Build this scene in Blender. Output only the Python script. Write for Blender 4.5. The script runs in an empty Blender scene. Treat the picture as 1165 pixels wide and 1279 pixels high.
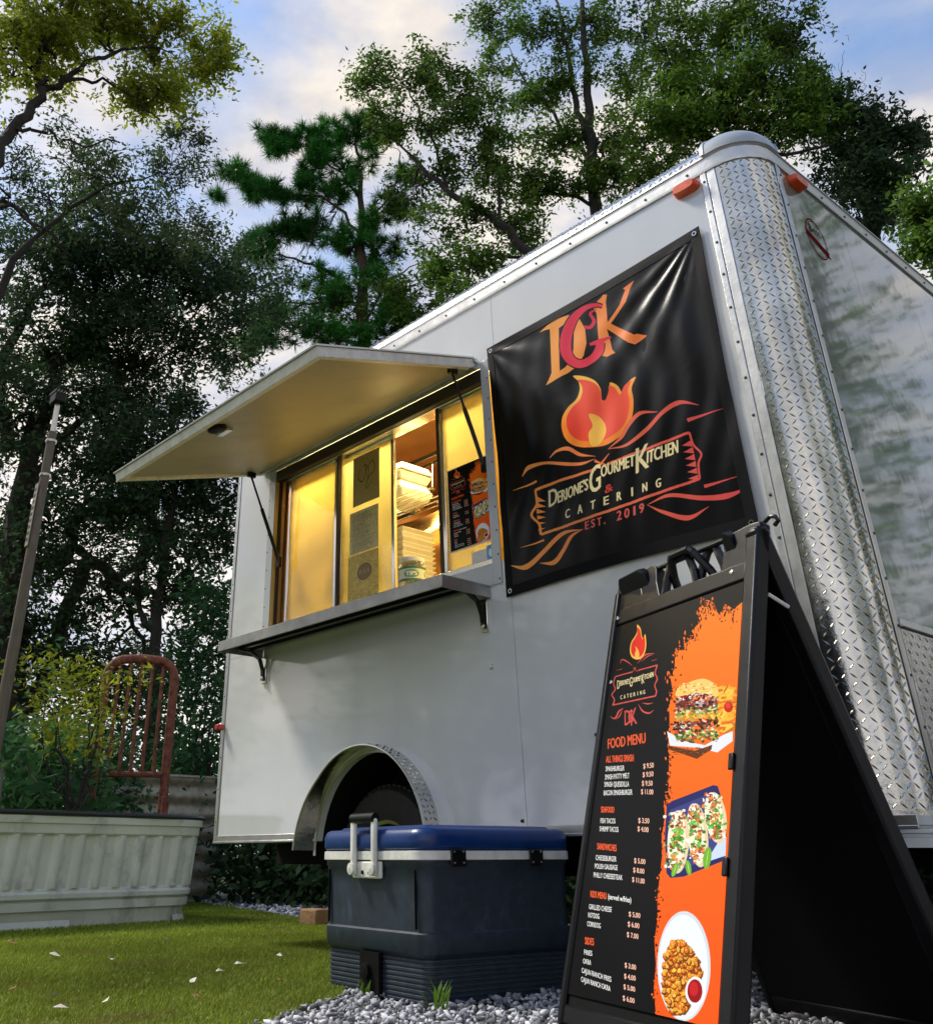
import bpy, math, random
import numpy as np
from mathutils import Vector, Matrix
random.seed(7)
rng = np.random.default_rng(7)
C = bpy.context.scene.collection
scene = bpy.context.scene

# ------------------------------------------------------------------ camera, world, sun, exposure
cam_d = bpy.data.cameras.new('camera'); cam = bpy.data.objects.new('camera', cam_d); C.objects.link(cam)
_r, _u, _f = Vector((0.641205,0.767367,-0.002000)), Vector((0.354239,-0.293685,0.887842)), Vector((-0.680714,0.569997,0.460144))
cam.matrix_world = Matrix.Translation((1.1456,-2.8291,0.3981)) @ Matrix((_r, _u, -_f)).transposed().to_4x4()
cam_d.sensor_fit = 'HORIZONTAL'; cam_d.sensor_width = 36; cam_d.lens = 35.4186
cam_d.shift_x = 0.09718; cam_d.shift_y = -0.14077
cam_d.clip_start = .05; cam_d.clip_end = 1000
scene.camera = cam
scene.render.resolution_x, scene.render.resolution_y = 932, 1024

SUN_EL, SUN_AZ = math.radians(50), math.radians(243)     # azimuth of the direction towards the sun, from +y clockwise
W = bpy.data.worlds.new('World'); scene.world = W; W.use_nodes = True
nt = W.node_tree; nt.nodes.clear()
def N(t, kind, **kw):
    n = t.nodes.new(kind)
    for k, v in kw.items():
        if k in n.inputs: n.inputs[k].default_value = v
        else: setattr(n, k, v)
    return n
sky = N(nt, 'ShaderNodeTexSky', sky_type='NISHITA', sun_disc=False)
sky.sun_elevation = SUN_EL; sky.sun_rotation = SUN_AZ; sky.air_density = 1.2; sky.dust_density = .6; sky.ozone_density = 3
bg1 = N(nt, 'ShaderNodeBackground', Strength=.15)
sh_ = N(nt, 'ShaderNodeHueSaturation', Saturation=1.1); nt.links.new(sky.outputs[0], sh_.inputs['Color']); nt.links.new(sh_.outputs[0], bg1.inputs[0])
tc = N(nt, 'ShaderNodeTexCoord')
mp = N(nt, 'ShaderNodeMapping'); mp.inputs['Scale'].default_value = (1, 1, 2.2); mp.inputs['Location'].default_value = (.35, .1, .0)
nt.links.new(tc.outputs['Generated'], mp.inputs[0])
n1 = N(nt, 'ShaderNodeTexNoise', Scale=2.1, Detail=7, Roughness=.55, Distortion=.25)
nt.links.new(mp.outputs[0], n1.inputs['Vector'])
sep = N(nt, 'ShaderNodeSeparateXYZ'); nt.links.new(tc.outputs['Generated'], sep.inputs[0])
# more cover near the horizon, thin overhead
ad = N(nt, 'ShaderNodeMath', operation='MULTIPLY_ADD'); ad.inputs[1].default_value = -.62; ad.inputs[2].default_value = .52
nt.links.new(sep.outputs['Z'], ad.inputs[0])
sm = N(nt, 'ShaderNodeMath', operation='ADD'); nt.links.new(n1.outputs[0], sm.inputs[0]); nt.links.new(ad.outputs[0], sm.inputs[1])
cr = N(nt, 'ShaderNodeValToRGB'); cr.color_ramp.elements[0].position = .47; cr.color_ramp.elements[1].position = .74
nt.links.new(sm.outputs[0], cr.inputs[0])
n2 = N(nt, 'ShaderNodeTexNoise', Scale=4.2, Detail=6, Roughness=.6); nt.links.new(mp.outputs[0], n2.inputs['Vector'])
cc = N(nt, 'ShaderNodeValToRGB')
cc.color_ramp.elements[0].position = .38; cc.color_ramp.elements[0].color = (.44, .48, .60, 1)
cc.color_ramp.elements[1].position = .66; cc.color_ramp.elements[1].color = (.96, .87, .77, 1)
nt.links.new(n2.outputs[0], cc.inputs[0])
bg2 = N(nt, 'ShaderNodeBackground'); nt.links.new(cc.outputs[0], bg2.inputs[0])
zr = N(nt, 'ShaderNodeMapRange'); zr.inputs['From Max'].default_value = .7; zr.inputs['To Min'].default_value = 1.0; zr.inputs['To Max'].default_value = .66
nt.links.new(sep.outputs['Z'], zr.inputs['Value']); nt.links.new(zr.outputs[0], bg2.inputs['Strength'])
mx = N(nt, 'ShaderNodeMixShader'); nt.links.new(cr.outputs[0], mx.inputs[0]); nt.links.new(bg1.outputs[0], mx.inputs[1]); nt.links.new(bg2.outputs[0], mx.inputs[2])
wo = N(nt, 'ShaderNodeOutputWorld'); nt.links.new(mx.outputs[0], wo.inputs[0])

sd = bpy.data.lights.new('sun', 'SUN'); sd.energy = 2.4; sd.angle = math.radians(11); sd.color = (1, .93, .82)
so = bpy.data.objects.new('sun', sd); C.objects.link(so)
_sv = Vector((math.sin(SUN_AZ)*math.cos(SUN_EL), math.cos(SUN_AZ)*math.cos(SUN_EL), math.sin(SUN_EL)))
so.rotation_euler = _sv.to_track_quat('Z', 'Y').to_euler(); so.location = (0, 0, 30)
vs = scene.view_settings; vs.view_transform = 'Standard'; vs.look = 'None'; vs.exposure = 0.68; vs.gamma = 1; vs.use_curve_mapping = False

# ------------------------------------------------------------------ materials
def mat(name, col, rough=.5, metal=0, noise=0, nscale=8, bump=0, bscale=60, spec=.5, coat=0, var=None, aniso=None, bdist=.01, emis=None):
    m = bpy.data.materials.new(name); m.use_nodes = True
    t = m.node_tree; p = t.nodes['Principled BSDF']
    p.inputs['Base Color'].default_value = (*col, 1); p.inputs['Roughness'].default_value = rough
    p.inputs['Metallic'].default_value = metal; p.inputs['Specular IOR Level'].default_value = spec
    p.inputs['Coat Weight'].default_value = coat; p.inputs['Coat Roughness'].default_value = .05; p.inputs['Coat IOR'].default_value = 2.0 if coat > .55 else 1.5
    if emis: p.inputs['Emission Color'].default_value = (*emis[0], 1); p.inputs['Emission Strength'].default_value = emis[1]
    co = N(t, 'ShaderNodeTexCoord')
    vec = co.outputs['Object']
    if aniso:
        mpn = N(t, 'ShaderNodeMapping'); mpn.inputs['Scale'].default_value = aniso; t.links.new(vec, mpn.inputs[0]); vec = mpn.outputs[0]
    if noise or var:
        nz = N(t, 'ShaderNodeTexNoise', Scale=nscale, Detail=6, Roughness=.6); t.links.new(vec, nz.inputs['Vector'])
        rp = N(t, 'ShaderNodeValToRGB'); rp.color_ramp.elements[0].position = .3; rp.color_ramp.elements[1].position = .7
        c2 = var if var else tuple(c*(1-noise) for c in col)
        rp.color_ramp.elements[0].color = (*c2, 1); rp.color_ramp.elements[1].color = (*[min(1, c*(1+noise*.4)) for c in col], 1)
        t.links.new(nz.outputs[0], rp.inputs[0]); t.links.new(rp.outputs[0], p.inputs['Base Color'])
        mr = N(t, 'ShaderNodeMapRange'); mr.inputs['To Min'].default_value = rough*.8; mr.inputs['To Max'].default_value = min(1, rough*1.3)
        t.links.new(nz.outputs[0], mr.inputs['Value']); t.links.new(mr.outputs[0], p.inputs['Roughness'])
    if bump:
        nb = N(t, 'ShaderNodeTexNoise', Scale=bscale, Detail=4); t.links.new(vec if aniso else co.outputs['Object'], nb.inputs['Vector'])
        bp = N(t, 'ShaderNodeBump', Strength=bump, Distance=bdist); t.links.new(nb.outputs[0], bp.inputs['Height']); t.links.new(bp.outputs[0], p.inputs['Normal'])
    return m
M = {}
M['white'] = mat('white_gelcoat', (.46, .49, .50), .2, noise=.1, nscale=1.6, bump=.12, bscale=2.2, bdist=.03, coat=.35)
M['side'] = mat('white_side_sheet', (.67, .685, .68), .12, noise=.06, nscale=1.6, bump=.10, bscale=1.7, bdist=.03, coat=.6, aniso=(2, 1, 1.2))
M['front'] = mat('shade_tinted_front_sheet', (.20, .25, .215), .06, noise=.05, nscale=2, bump=.14, bscale=1.6, bdist=.04, coat=.6)  # white like the side; shade and mirrored tree green put into the colour
M['alu'] = mat('aluminium_trim', (.62, .62, .60), .33, .9, noise=.15, nscale=14, bump=.05, bscale=90)
M['plate'] = mat('diamond_plate', (.64, .63, .58), .18, 1, noise=.35, nscale=5, bump=.2, bscale=22)
M['chrome'] = mat('polished_steel', (.75, .72, .66), .14, 1, noise=.1, nscale=20)
M['steel'] = mat('brushed_steel', (.55, .52, .47), .3, 1, noise=.2, nscale=12, aniso=(1, 8, 8))
M['shelf'] = mat('shelf_aluminium', (.42, .42, .40), .36, .75, noise=.3, nscale=10)
M['cream'] = mat('cream_awning_skin', (.40, .37, .27), .42, noise=.12, nscale=3, bump=.05, bscale=40)
M['dark'] = mat('black_rubber', (.006, .006, .006), .65, noise=.4, nscale=20, bump=.2, bscale=90)
M['chassis'] = mat('chassis_paint', (.006, .006, .006), .8, spec=.2, noise=.5, nscale=14)
M['blackp'] = mat('black_plastic', (.005, .005, .006), .33, spec=.3, noise=.3, nscale=30, bump=.15, bscale=300, bdist=.002)
M['shade'] = mat('black_fluted_plastic', (.003, .003, .003), .6, spec=.15, noise=.3, nscale=30)
M['gasket'] = mat('window_gasket', (.02, .016, .012), .5)
M['orange'] = mat('marker_lens', (.85, .10, .01), .35, noise=.25, nscale=40, coat=.15)
M['red'] = mat('red_lens', (.55, .01, .008), .2, coat=.5)
M['cooler'] = mat('grey_cooler_plastic', (.026, .042, .062), .42, noise=.22, nscale=24, bump=.25, bscale=260, bdist=.002, var=(.018, .026, .037))
M['lid'] = mat('blue_lid_plastic', (.003, .036, .165), .3, noise=.3, nscale=16, bump=.12, bscale=200, bdist=.002)
M['offw'] = mat('offwhite_plastic', (.78, .78, .70), .4, noise=.2, nscale=22)
M['tank'] = mat('weathered_white_tank', (.74, .76, .71), .42, noise=.1, nscale=3, bump=.1, bscale=60, bdist=.003, var=(.60, .62, .56))
M['hose'] = mat('black_hose', (.012, .014, .018), .35)
M['rust'] = mat('rusty_paint', (.34, .11, .055), .7, nscale=22, bump=.7, bscale=60, bdist=.006, var=(.085, .018, .010))
M['wood'] = mat('weathered_wood', (.20, .165, .12), .85, nscale=10, bump=.6, bscale=30, bdist=.01, var=(.12, .09, .065), aniso=(6, 6, .8))
M['bark'] = mat('bark_dark', (.045, .036, .028), .9, nscale=7, bump=.9, bscale=16, bdist=.04, var=(.018, .015, .012), aniso=(3, 3, .7))
M['pinebark'] = mat('pine_bark', (.12, .07, .045), .9, nscale=7, bump=.9, bscale=16, bdist=.04, var=(.04, .026, .018), aniso=(3, 3, .9))
M['palebark'] = mat('pale_twig_bark', (.26, .24, .2), .9, nscale=14, var=(.1, .09, .07))
M['galv'] = mat('galvanised_panel', (.42, .38, .28), .5, .4, noise=.45, nscale=12)
M['brick'] = mat('old_tan_block', (.34, .2, .09), .9, nscale=18, bump=.5, bscale=60, var=(.2, .1, .05))
M['interior'] = mat('lamp_gold_interior_wall', (.74, .56, .20), .34, .3, noise=.22, nscale=2.2, bump=.08, bscale=6, bdist=.01)  # yellow of the lamp light is put into the wall colour
M['intdark'] = mat('dim_brown_interior_wall', (.28, .13, .045), .5, noise=.3, nscale=4)
M['foam'] = mat('foam_white', (.60, .56, .44), .6, noise=.06)
M['iron'] = mat('black_iron', (.02, .018, .016), .35, .8)
M['copper'] = mat('warm_steel_sheet', (.72, .42, .16), .22, .9, noise=.3, nscale=6)
M['tube'] = mat('lamp_tube', (1, .9, .7), .5, emis=((1, .80, .42), 9))
M['stoneg'] = None

def smudge(m, scale=7, lo=.66, hi=.74, dark=.72):
    # sparse road dirt and smears, darker than the sheet
    t = m.node_tree; p = t.nodes['Principled BSDF']; src = p.inputs['Base Color'].links[0].from_socket
    co = N(t, 'ShaderNodeTexCoord'); nz = N(t, 'ShaderNodeTexNoise', Scale=scale, Detail=10, Roughness=.72); mpn = N(t, 'ShaderNodeMapping'); mpn.inputs['Scale'].default_value = (1.6, 1, .7)
    t.links.new(co.outputs['Object'], mpn.inputs[0]); t.links.new(mpn.outputs[0], nz.inputs['Vector'])
    rp = N(t, 'ShaderNodeMapRange'); rp.inputs['From Min'].default_value = lo; rp.inputs['From Max'].default_value = hi; rp.inputs['To Min'].default_value = 1; rp.inputs['To Max'].default_value = dark
    t.links.new(nz.outputs[0], rp.inputs['Value']); mu = N(t, 'ShaderNodeMix', data_type='RGBA', blend_type='MULTIPLY'); mu.inputs[0].default_value = 1
    t.links.new(src, mu.inputs[6]); t.links.new(rp.outputs[0], mu.inputs[7]); t.links.new(mu.outputs[2], p.inputs['Base Color'])
smudge(M['side'], 9, .69, .76, .82); smudge(M['tank'], 4, .52, .66, .62); smudge(M['cooler'], 9, .58, .68, 1.9); smudge(M['offw'], 9, .55, .7, .7); smudge(M['cream'], 3, .5, .7, .8)
def leafmat(name, c1, c2, trans=.35, rough=.45):
    m = bpy.data.materials.new(name); m.use_nodes = True; t = m.node_tree; t.nodes.clear()
    g = N(t, 'ShaderNodeNewGeometry'); rp = N(t, 'ShaderNodeValToRGB')
    rp.color_ramp.elements[0].color = (*c1, 1); rp.color_ramp.elements[1].color = (*c2, 1)
    t.links.new(g.outputs['Random Per Island'], rp.inputs[0])
    co = N(t, 'ShaderNodeTexCoord'); nz = N(t, 'ShaderNodeTexNoise', Scale=.55, Detail=3); t.links.new(co.outputs['Object'], nz.inputs['Vector'])
    hs = N(t, 'ShaderNodeHueSaturation')
    if name == 'turf_blade':      # worn, straw coloured patches
        nw = N(t, 'ShaderNodeTexNoise', Scale=1.7, Detail=6, Roughness=.65); t.links.new(co.outputs['Object'], nw.inputs['Vector'])
        rw = N(t, 'ShaderNodeValToRGB'); rw.color_ramp.elements[0].position = .55; rw.color_ramp.elements[1].position = .72; t.links.new(nw.outputs[0], rw.inputs[0])
        mw = N(t, 'ShaderNodeMix', data_type='RGBA'); t.links.new(rw.outputs[0], mw.inputs[0]); t.links.new(rp.outputs[0], mw.inputs[6]); mw.inputs[7].default_value = (.24, .19, .06, 1)
        t.links.new(mw.outputs[2], hs.inputs['Color'])
    else: t.links.new(rp.outputs[0], hs.inputs['Color'])
    mr = N(t, 'ShaderNodeMapRange'); mr.inputs['From Min'].default_value = .3; mr.inputs['From Max'].default_value = .7; mr.inputs['To Min'].default_value = .5; mr.inputs['To Max'].default_value = 1.5
    t.links.new(nz.outputs[0], mr.inputs['Value']); t.links.new(mr.outputs[0], hs.inputs['Value'])
    p = N(t, 'ShaderNodeBsdfPrincipled', Roughness=rough+.15); p.inputs['Specular IOR Level'].default_value = .18
    tr = N(t, 'ShaderNodeBsdfTranslucent'); mxs = N(t, 'ShaderNodeMixShader'); mxs.inputs[0].default_value = trans
    t.links.new(hs.outputs[0], p.inputs['Base Color']); t.links.new(hs.outputs[0], tr.inputs[0])
    t.links.new(p.outputs[0], mxs.inputs[1]); t.links.new(tr.outputs[0], mxs.inputs[2])
    o = N(t, 'ShaderNodeOutputMaterial'); t.links.new(mxs.outputs[0], o.inputs[0])
    return m
L = {
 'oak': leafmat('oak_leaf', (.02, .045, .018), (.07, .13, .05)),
 'gold': leafmat('yellow_green_leaf', (.15, .22, .02), (.42, .46, .04), .5),  # yellow green is the leaves' own colour
 'mid': leafmat('broad_leaf', (.03, .09, .012), (.15, .26, .03), .4),
 'grey': leafmat('greygreen_leaf', (.045, .085, .03), (.13, .19, .07), .35),
 'pine': leafmat('pine_needle', (.012, .10, .018), (.07, .28, .035), .2),
 'bright': leafmat('bright_leaf', (.06, .14, .015), (.16, .30, .035), .45),
 'maple': leafmat('maple_leaf', (.15, .22, .015), (.42, .44, .04), .5),
 'shrub': leafmat('shrub_leaf', (.025, .08, .03), (.08, .2, .065), .35),
 'grass': leafmat('turf_blade', (.13, .19, .02), (.36, .42, .06), .25, .6),
}
def glassmat(name, tint_mix, tint):
    m = bpy.data.materials.new(name); m.use_nodes = True; t = m.node_tree; t.nodes.clear()
    tr = N(t, 'ShaderNodeBsdfTransparent', Color=(.97, .95, .88, 1)); gl = N(t, 'ShaderNodeBsdfGlossy', Roughness=.03)
    gl.inputs[0].default_value = (1, 1, 1, 1)
    fr = N(t, 'ShaderNodeFresnel', IOR=1.5); mx1 = N(t, 'ShaderNodeMixShader')
    t.links.new(fr.outputs[0], mx1.inputs[0]); t.links.new(tr.outputs[0], mx1.inputs[1]); t.links.new(gl.outputs[0], mx1.inputs[2])
    tl = N(t, 'ShaderNodeBsdfTranslucent'); tl.inputs[0].default_value = (*tint, 1)  # on the panes this tint paints in gold lamp glow and reflections
    co = N(t, 'ShaderNodeTexCoord'); nz = N(t, 'ShaderNodeTexNoise', Scale=3.5, Detail=5, Distortion=.6); t.links.new(co.outputs['Object'], nz.inputs['Vector'])
    mr = N(t, 'ShaderNodeMapRange'); mr.inputs['From Min'].default_value = .3; mr.inputs['From Max'].default_value = .7
    mr.inputs['To Min'].default_value = tint_mix*.6; mr.inputs['To Max'].default_value = min(1, tint_mix*1.35)
    t.links.new(nz.outputs[0], mr.inputs['Value'])
    mx2 = N(t, 'ShaderNodeMixShader'); t.links.new(mr.outputs[0], mx2.inputs[0]); t.links.new(mx1.outputs[0], mx2.inputs[1]); t.links.new(tl.outputs[0], mx2.inputs[2])
    o = N(t, 'ShaderNodeOutputMaterial'); t.links.new(mx2.outputs[0], o.inputs[0])
    return m
M['glass'] = glassmat('gold_glow_pane', .12, (.80, .62, .18))
M['glass2'] = glassmat('deep_gold_glow_pane', .17, (.70, .60, .25))
M['jarglass'] = glassmat('jar_glass', .25, (.8, .8, .7))

# ------------------------------------------------------------------ mesh helpers
def tag(o, label=None, cat=None, group=None, kind=None):
    if label: o['label'] = label
    if cat: o['category'] = cat
    if group: o['group'] = group
    if kind: o['kind'] = kind
    return o
class MB:
    def __init__(s): s.v = []; s.f = []; s.uv = None
    def add(s, vs, fs):
        b = len(s.v); s.v += [tuple(float(c) for c in v) for v in vs]; s.f += [tuple(b+i for i in f) for f in fs]; return s
    def box(s, a, b):
        x0, y0, z0 = [min(p, q) for p, q in zip(a, b)]; x1, y1, z1 = [max(p, q) for p, q in zip(a, b)]
        return s.add([(x0,y0,z0),(x1,y0,z0),(x1,y1,z0),(x0,y1,z0),(x0,y0,z1),(x1,y0,z1),(x1,y1,z1),(x0,y1,z1)],
                     [(0,3,2,1),(4,5,6,7),(0,1,5,4),(1,2,6,5),(2,3,7,6),(3,0,4,7)])
    def obox(s, o, ax, ay, az):
        """box from corner o with edge vectors"""
        o, ax, ay, az = [Vector(q) for q in (o, ax, ay, az)]
        if ax.cross(ay).dot(az) < 0: ax, ay = ay, ax
        p = [o, o+ax, o+ax+ay, o+ay, o+az, o+ax+az, o+ax+ay+az, o+ay+az]
        return s.add(p, [(0,3,2,1),(4,5,6,7),(0,1,5,4),(1,2,6,5),(2,3,7,6),(3,0,4,7)])
    def tube(s, pts, r, n=8, cap=True):
        pts = [Vector(p) for p in pts]; rs = r if hasattr(r, '__len__') else [r]*len(pts)
        b = len(s.v); up = None
        for i, p in enumerate(pts):
            d = (pts[min(i+1, len(pts)-1)] - pts[max(i-1, 0)]).normalized()
            if up is None: up = d.orthogonal().normalized()
            else:
                up = (up - d*up.dot(d))
                up = up.normalized() if up.length > 1e-6 else d.orthogonal().normalized()
            w = d.cross(up)
            for k in range(n):
                a = 2*math.pi*k/n; q = p + (up*math.cos(a) + w*math.sin(a))*rs[i]; s.v.append(tuple(q))
        for i in range(len(pts)-1):
            for k in range(n):
                k2 = (k+1) % n; s.f.append((b+i*n+k, b+i*n+k2, b+(i+1)*n+k2, b+(i+1)*n+k))
        if cap:
            s.f.append(tuple(b+k for k in range(n))[::-1]); s.f.append(tuple(b+(len(pts)-1)*n+k for k in range(n)))
        return s
    def prism(s, poly, fn, t0, t1):
        """poly: 2D points; fn(a,b,t)->3D"""
        n = len(poly); b = len(s.v)
        s.v += [tuple(fn(a, c, t0)) for a, c in poly] + [tuple(fn(a, c, t1)) for a, c in poly]
        s.f.append(tuple(b+i for i in range(n))); s.f.append(tuple(b+n+i for i in range(n))[::-1])
        for i in range(n):
            j = (i+1) % n; s.f.append((b+i, b+n+i, b+n+j, b+j))
        return s
    def lathe(s, prof, c, axis=(0, 0, 1), n=24):
        ax = Vector(axis).normalized(); u = ax.orthogonal().normalized(); w = ax.cross(u); c = Vector(c); b = len(s.v)
        for r, h in prof:
            for k in range(n):
                a = 2*math.pi*k/n; s.v.append(tuple(c + ax*h + (u*math.cos(a)+w*math.sin(a))*r))
        for i in range(len(prof)-1):
            for k in range(n):
                k2 = (k+1) % n; s.f.append((b+i*n+k, b+i*n+k2, b+(i+1)*n+k2, b+(i+1)*n+k))
        return s
    def grid(s, fn, nu, nv):
        b = len(s.v)
        for j in range(nv+1):
            for i in range(nu+1): s.v.append(tuple(fn(i/nu, j/nv)))
        for j in range(nv):
            for i in range(nu):
                a = b+j*(nu+1)+i; s.f.append((a, a+1, a+nu+2, a+nu+1))
        return s
    def build(s, name, m, parent=None, smooth=True, bevel=0, kind=None, ang=35, label=None):
        me = bpy.data.meshes.new(name); me.from_pydata(s.v, [], s.f); me.update()
        o = bpy.data.objects.new(name, me); C.objects.link(o); me.materials.append(m)
        if smooth:
            me.polygons.foreach_set('use_smooth', [True]*len(me.polygons)); me.set_sharp_from_angle(angle=math.radians(ang))
        if bevel:
            bv = o.modifiers.new('bevel', 'BEVEL'); bv.width = bevel; bv.segments = 2; bv.limit_method = 'ANGLE'; bv.angle_limit = math.radians(40)
        if kind: o['kind'] = kind
        if label: o['label'] = label
        if parent: setpar(o, parent)
        return o
def setpar(o, parent):
    # every mesh is modelled in world coordinates; only the empties carry a location
    o.parent = parent
    if parent.type == 'EMPTY': o.matrix_parent_inverse = Matrix.Translation(parent.location).inverted()
def empty(name, loc, label, cat, group=None):
    o = bpy.data.objects.new(name, None); C.objects.link(o); o.location = loc; o.empty_display_size = .1
    return tag(o, label, cat, group)
def fastmesh(name, V, F, m, parent=None, smooth=False, kind=None):
    """V (n,3) array, F (m,4|3) array"""
    me = bpy.data.meshes.new(name); k = F.shape[1]
    me.vertices.add(len(V)); me.vertices.foreach_set('co', np.ascontiguousarray(V, dtype=np.float32).ravel())
    me.loops.add(F.size); me.loops.foreach_set('vertex_index', np.ascontiguousarray(F, dtype=np.int32).ravel())
    me.polygons.add(len(F)); me.polygons.foreach_set('loop_start', np.arange(0, F.size, k, dtype=np.int32))
    me.update(calc_edges=True); me.validate()
    if smooth: me.polygons.foreach_set('use_smooth', [True]*len(F))
    o = bpy.data.objects.new(name, me); C.objects.link(o); me.materials.append(m)
    if kind: o['kind'] = kind
    if parent: setpar(o, parent)
    return o
def copy_tree(o, loc, label=None, group=None):
    c = o.copy(); C.objects.link(c); c.location = loc
    if label: c['label'] = label
    if group: c['group'] = group
    for ch in list(o.children):
        d = ch.copy(); C.objects.link(d); d.parent = c
        for g in list(ch.children):
            e = g.copy(); C.objects.link(e); e.parent = d
    return c
def treads(fn, u0, u1, v0, v1, pitch=.024, ln=.021, w=.0055, h=.0026, name='tread', parent=None, m=None):
    """raised lozenges of tread plate; fn(u,v,h)->3D point"""
    b = MB(); nu = int((u1-u0)/pitch); nv = int((v1-v0)/pitch)
    for i in range(nu):
        for j in range(nv):
            cu = u0+(i+.5)*(u1-u0)/nu; cv = v0+(j+.5)*(v1-v0)/nv
            a = math.radians(45 if (i+j) % 2 else -45); c_, s_ = math.cos(a), math.sin(a)
            def q(x, y, z): return fn(cu+x*c_-y*s_, cv+x*s_+y*c_, z)
            b.add([q(-ln/2,0,0), q(-ln*.1,-w/2,0), q(ln*.1,-w/2,0), q(ln/2,0,0), q(ln*.1,w/2,0), q(-ln*.1,w/2,0), q(-ln*.26,0,h), q(ln*.26,0,h)],
                  [(0,1,6),(1,2,7,6),(2,3,7),(3,4,7),(4,5,6,7),(5,0,6)])
    return b.build(name, m or M['plate'], parent, smooth=False, kind='stuff')
def rivets(pts, nrm, parent, r=.006, h=.003, m=None, name='rivets'):
    b = MB(); nrm = Vector(nrm)
    for p in pts: b.lathe([(r, 0), (r*.8, h*.7), (r*.01, h)], p, nrm, 8)
    return b.build(name, m or M['chrome'], parent, kind='stuff')

# ------------------------------------------------------------------ flat print: a small raster painter for the banner and the two menus
class Canvas:
    def __init__(s, w, h, bg):
        s.w, s.h = w, h; s.a = np.empty((h, w, 3), np.float32); s.a[:] = bg; s.H = None
    def mp(s, pts):
        P = np.asarray(pts, float)
        if s.H is not None:
            q = np.c_[P, np.ones(len(P))] @ s.H.T; P = q[:, :2]/q[:, 2:3]
        return P*np.array([s.w, s.h])
    def poly(s, pts, col, mapped=False, alpha=1.0):
        P = np.asarray(pts, float) if mapped else s.mp(pts)
        x0, y0 = np.floor(P.min(0)).astype(int); x1, y1 = np.ceil(P.max(0)).astype(int)+1
        x0, y0 = max(0, x0), max(0, y0); x1, y1 = min(s.w, x1), min(s.h, y1)
        if x1 <= x0 or y1 <= y0: return
        X, Y = np.meshgrid(np.arange(x0, x1)+.5, np.arange(y0, y1)+.5)
        ins = np.zeros(X.shape, bool); Q = np.roll(P, -1, 0)
        for (ax, ay), (bx, by) in zip(P, Q):
            if ay == by: continue
            c = ((ay <= Y) != (by <= Y)); xi = ax+(Y-ay)*(bx-ax)/(by-ay); ins ^= (c & (X < xi))
        reg = s.a[y0:y1, x0:x1]
        cv = col(X/s.w, Y/s.h) if callable(col) else np.array(col, np.float32)
        cv = np.broadcast_to(cv, reg.shape)
        reg[ins] = reg[ins]*(1-alpha) + cv[ins]*alpha
    def stroke(s, pts, ws, col):
        P = np.asarray(spl(pts), float); n = len(P); wi = np.interp(np.linspace(0, 1, n), np.linspace(0, 1, len(ws)), ws)
        d = np.gradient(P, axis=0); d /= np.linalg.norm(d, axis=1)[:, None]+1e-9; nn = np.c_[-d[:, 1], d[:, 0]]
        s.poly(np.r_[P+nn*wi[:, None]/2, (P-nn*wi[:, None]/2)[::-1]], col)
    def ell(s, cx, cy, rx, ry, col, ang=0, n=20, jit=0, alpha=1.0):
        a = np.linspace(0, 2*np.pi, n, endpoint=False); r = 1+jit*rng.uniform(-1, 1, n)
        x, y = rx*np.cos(a)*r, ry*np.sin(a)*r; c_, s_ = math.cos(ang), math.sin(ang)
        s.poly(np.c_[cx+x*c_-y*s_, cy+x*s_+y*c_], col, alpha=alpha)
    def text(s, string, x0, y0, x1, y1, h, col, bold=0, skew=0):
        T = glyphs(string)
        if T is None: return
        tris, wd = T
        if string in ('I', '1', '.'):     # narrow characters keep their own width
            xm, ym, k_ = (x0+x1)/2, (y0+y1)/2, {'I': .12, '1': .17, '.': .4}[string]
            x0, y0, x1, y1 = xm-(x1-x0)*k_, ym-(y1-y0)*k_, xm+(x1-x0)*k_, ym+(y1-y0)*k_
        A, B, D = s.mp([(x0, y0), (x1, y1), (x0, y0-h)]); ex = (B-A); ey = (D-A)
        for t in tris:
            q = [(A + ex*((p[0]+skew*p[1])/wd) + ey*(p[1]/.7)) for p in t]
            s.tri(q, col)
            if bold:
                for dx, dy in ((bold, 0), (-bold, 0), (0, bold*.6)): s.tri([p+np.array([dx, dy]) for p in q], col)
    def tri(s, q, col):
        P = np.array(q); x0, y0 = np.floor(P.min(0)).astype(int); x1, y1 = np.ceil(P.max(0)).astype(int)+1
        x0, y0 = max(0, x0), max(0, y0); x1, y1 = min(s.w, x1), min(s.h, y1)
        if x1 <= x0 or y1 <= y0: return
        X, Y = np.meshgrid(np.arange(x0, x1)+.5, np.arange(y0, y1)+.5); e = []
        for i in range(3):
            a, b = P[i], P[(i+1) % 3]; e.append((b[0]-a[0])*(Y-a[1])-(b[1]-a[1])*(X-a[0]))
        ins = ((e[0] >= -.3) & (e[1] >= -.3) & (e[2] >= -.3)) | ((e[0] <= .3) & (e[1] <= .3) & (e[2] <= .3))
        reg = s.a[y0:y1, x0:x1]; cv = col(X/s.w, Y/s.h) if callable(col) else np.array(col, np.float32)
        reg[ins] = np.broadcast_to(cv, reg.shape)[ins]
    def image(s, name):
        im = bpy.data.images.new(name, s.w, s.h); px = np.ones((s.h, s.w, 4), np.float32); px[..., :3] = np.clip(s.a[::-1], 0, 1)
        im.pixels.foreach_set(px.ravel()); im.pack(); return im
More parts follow.
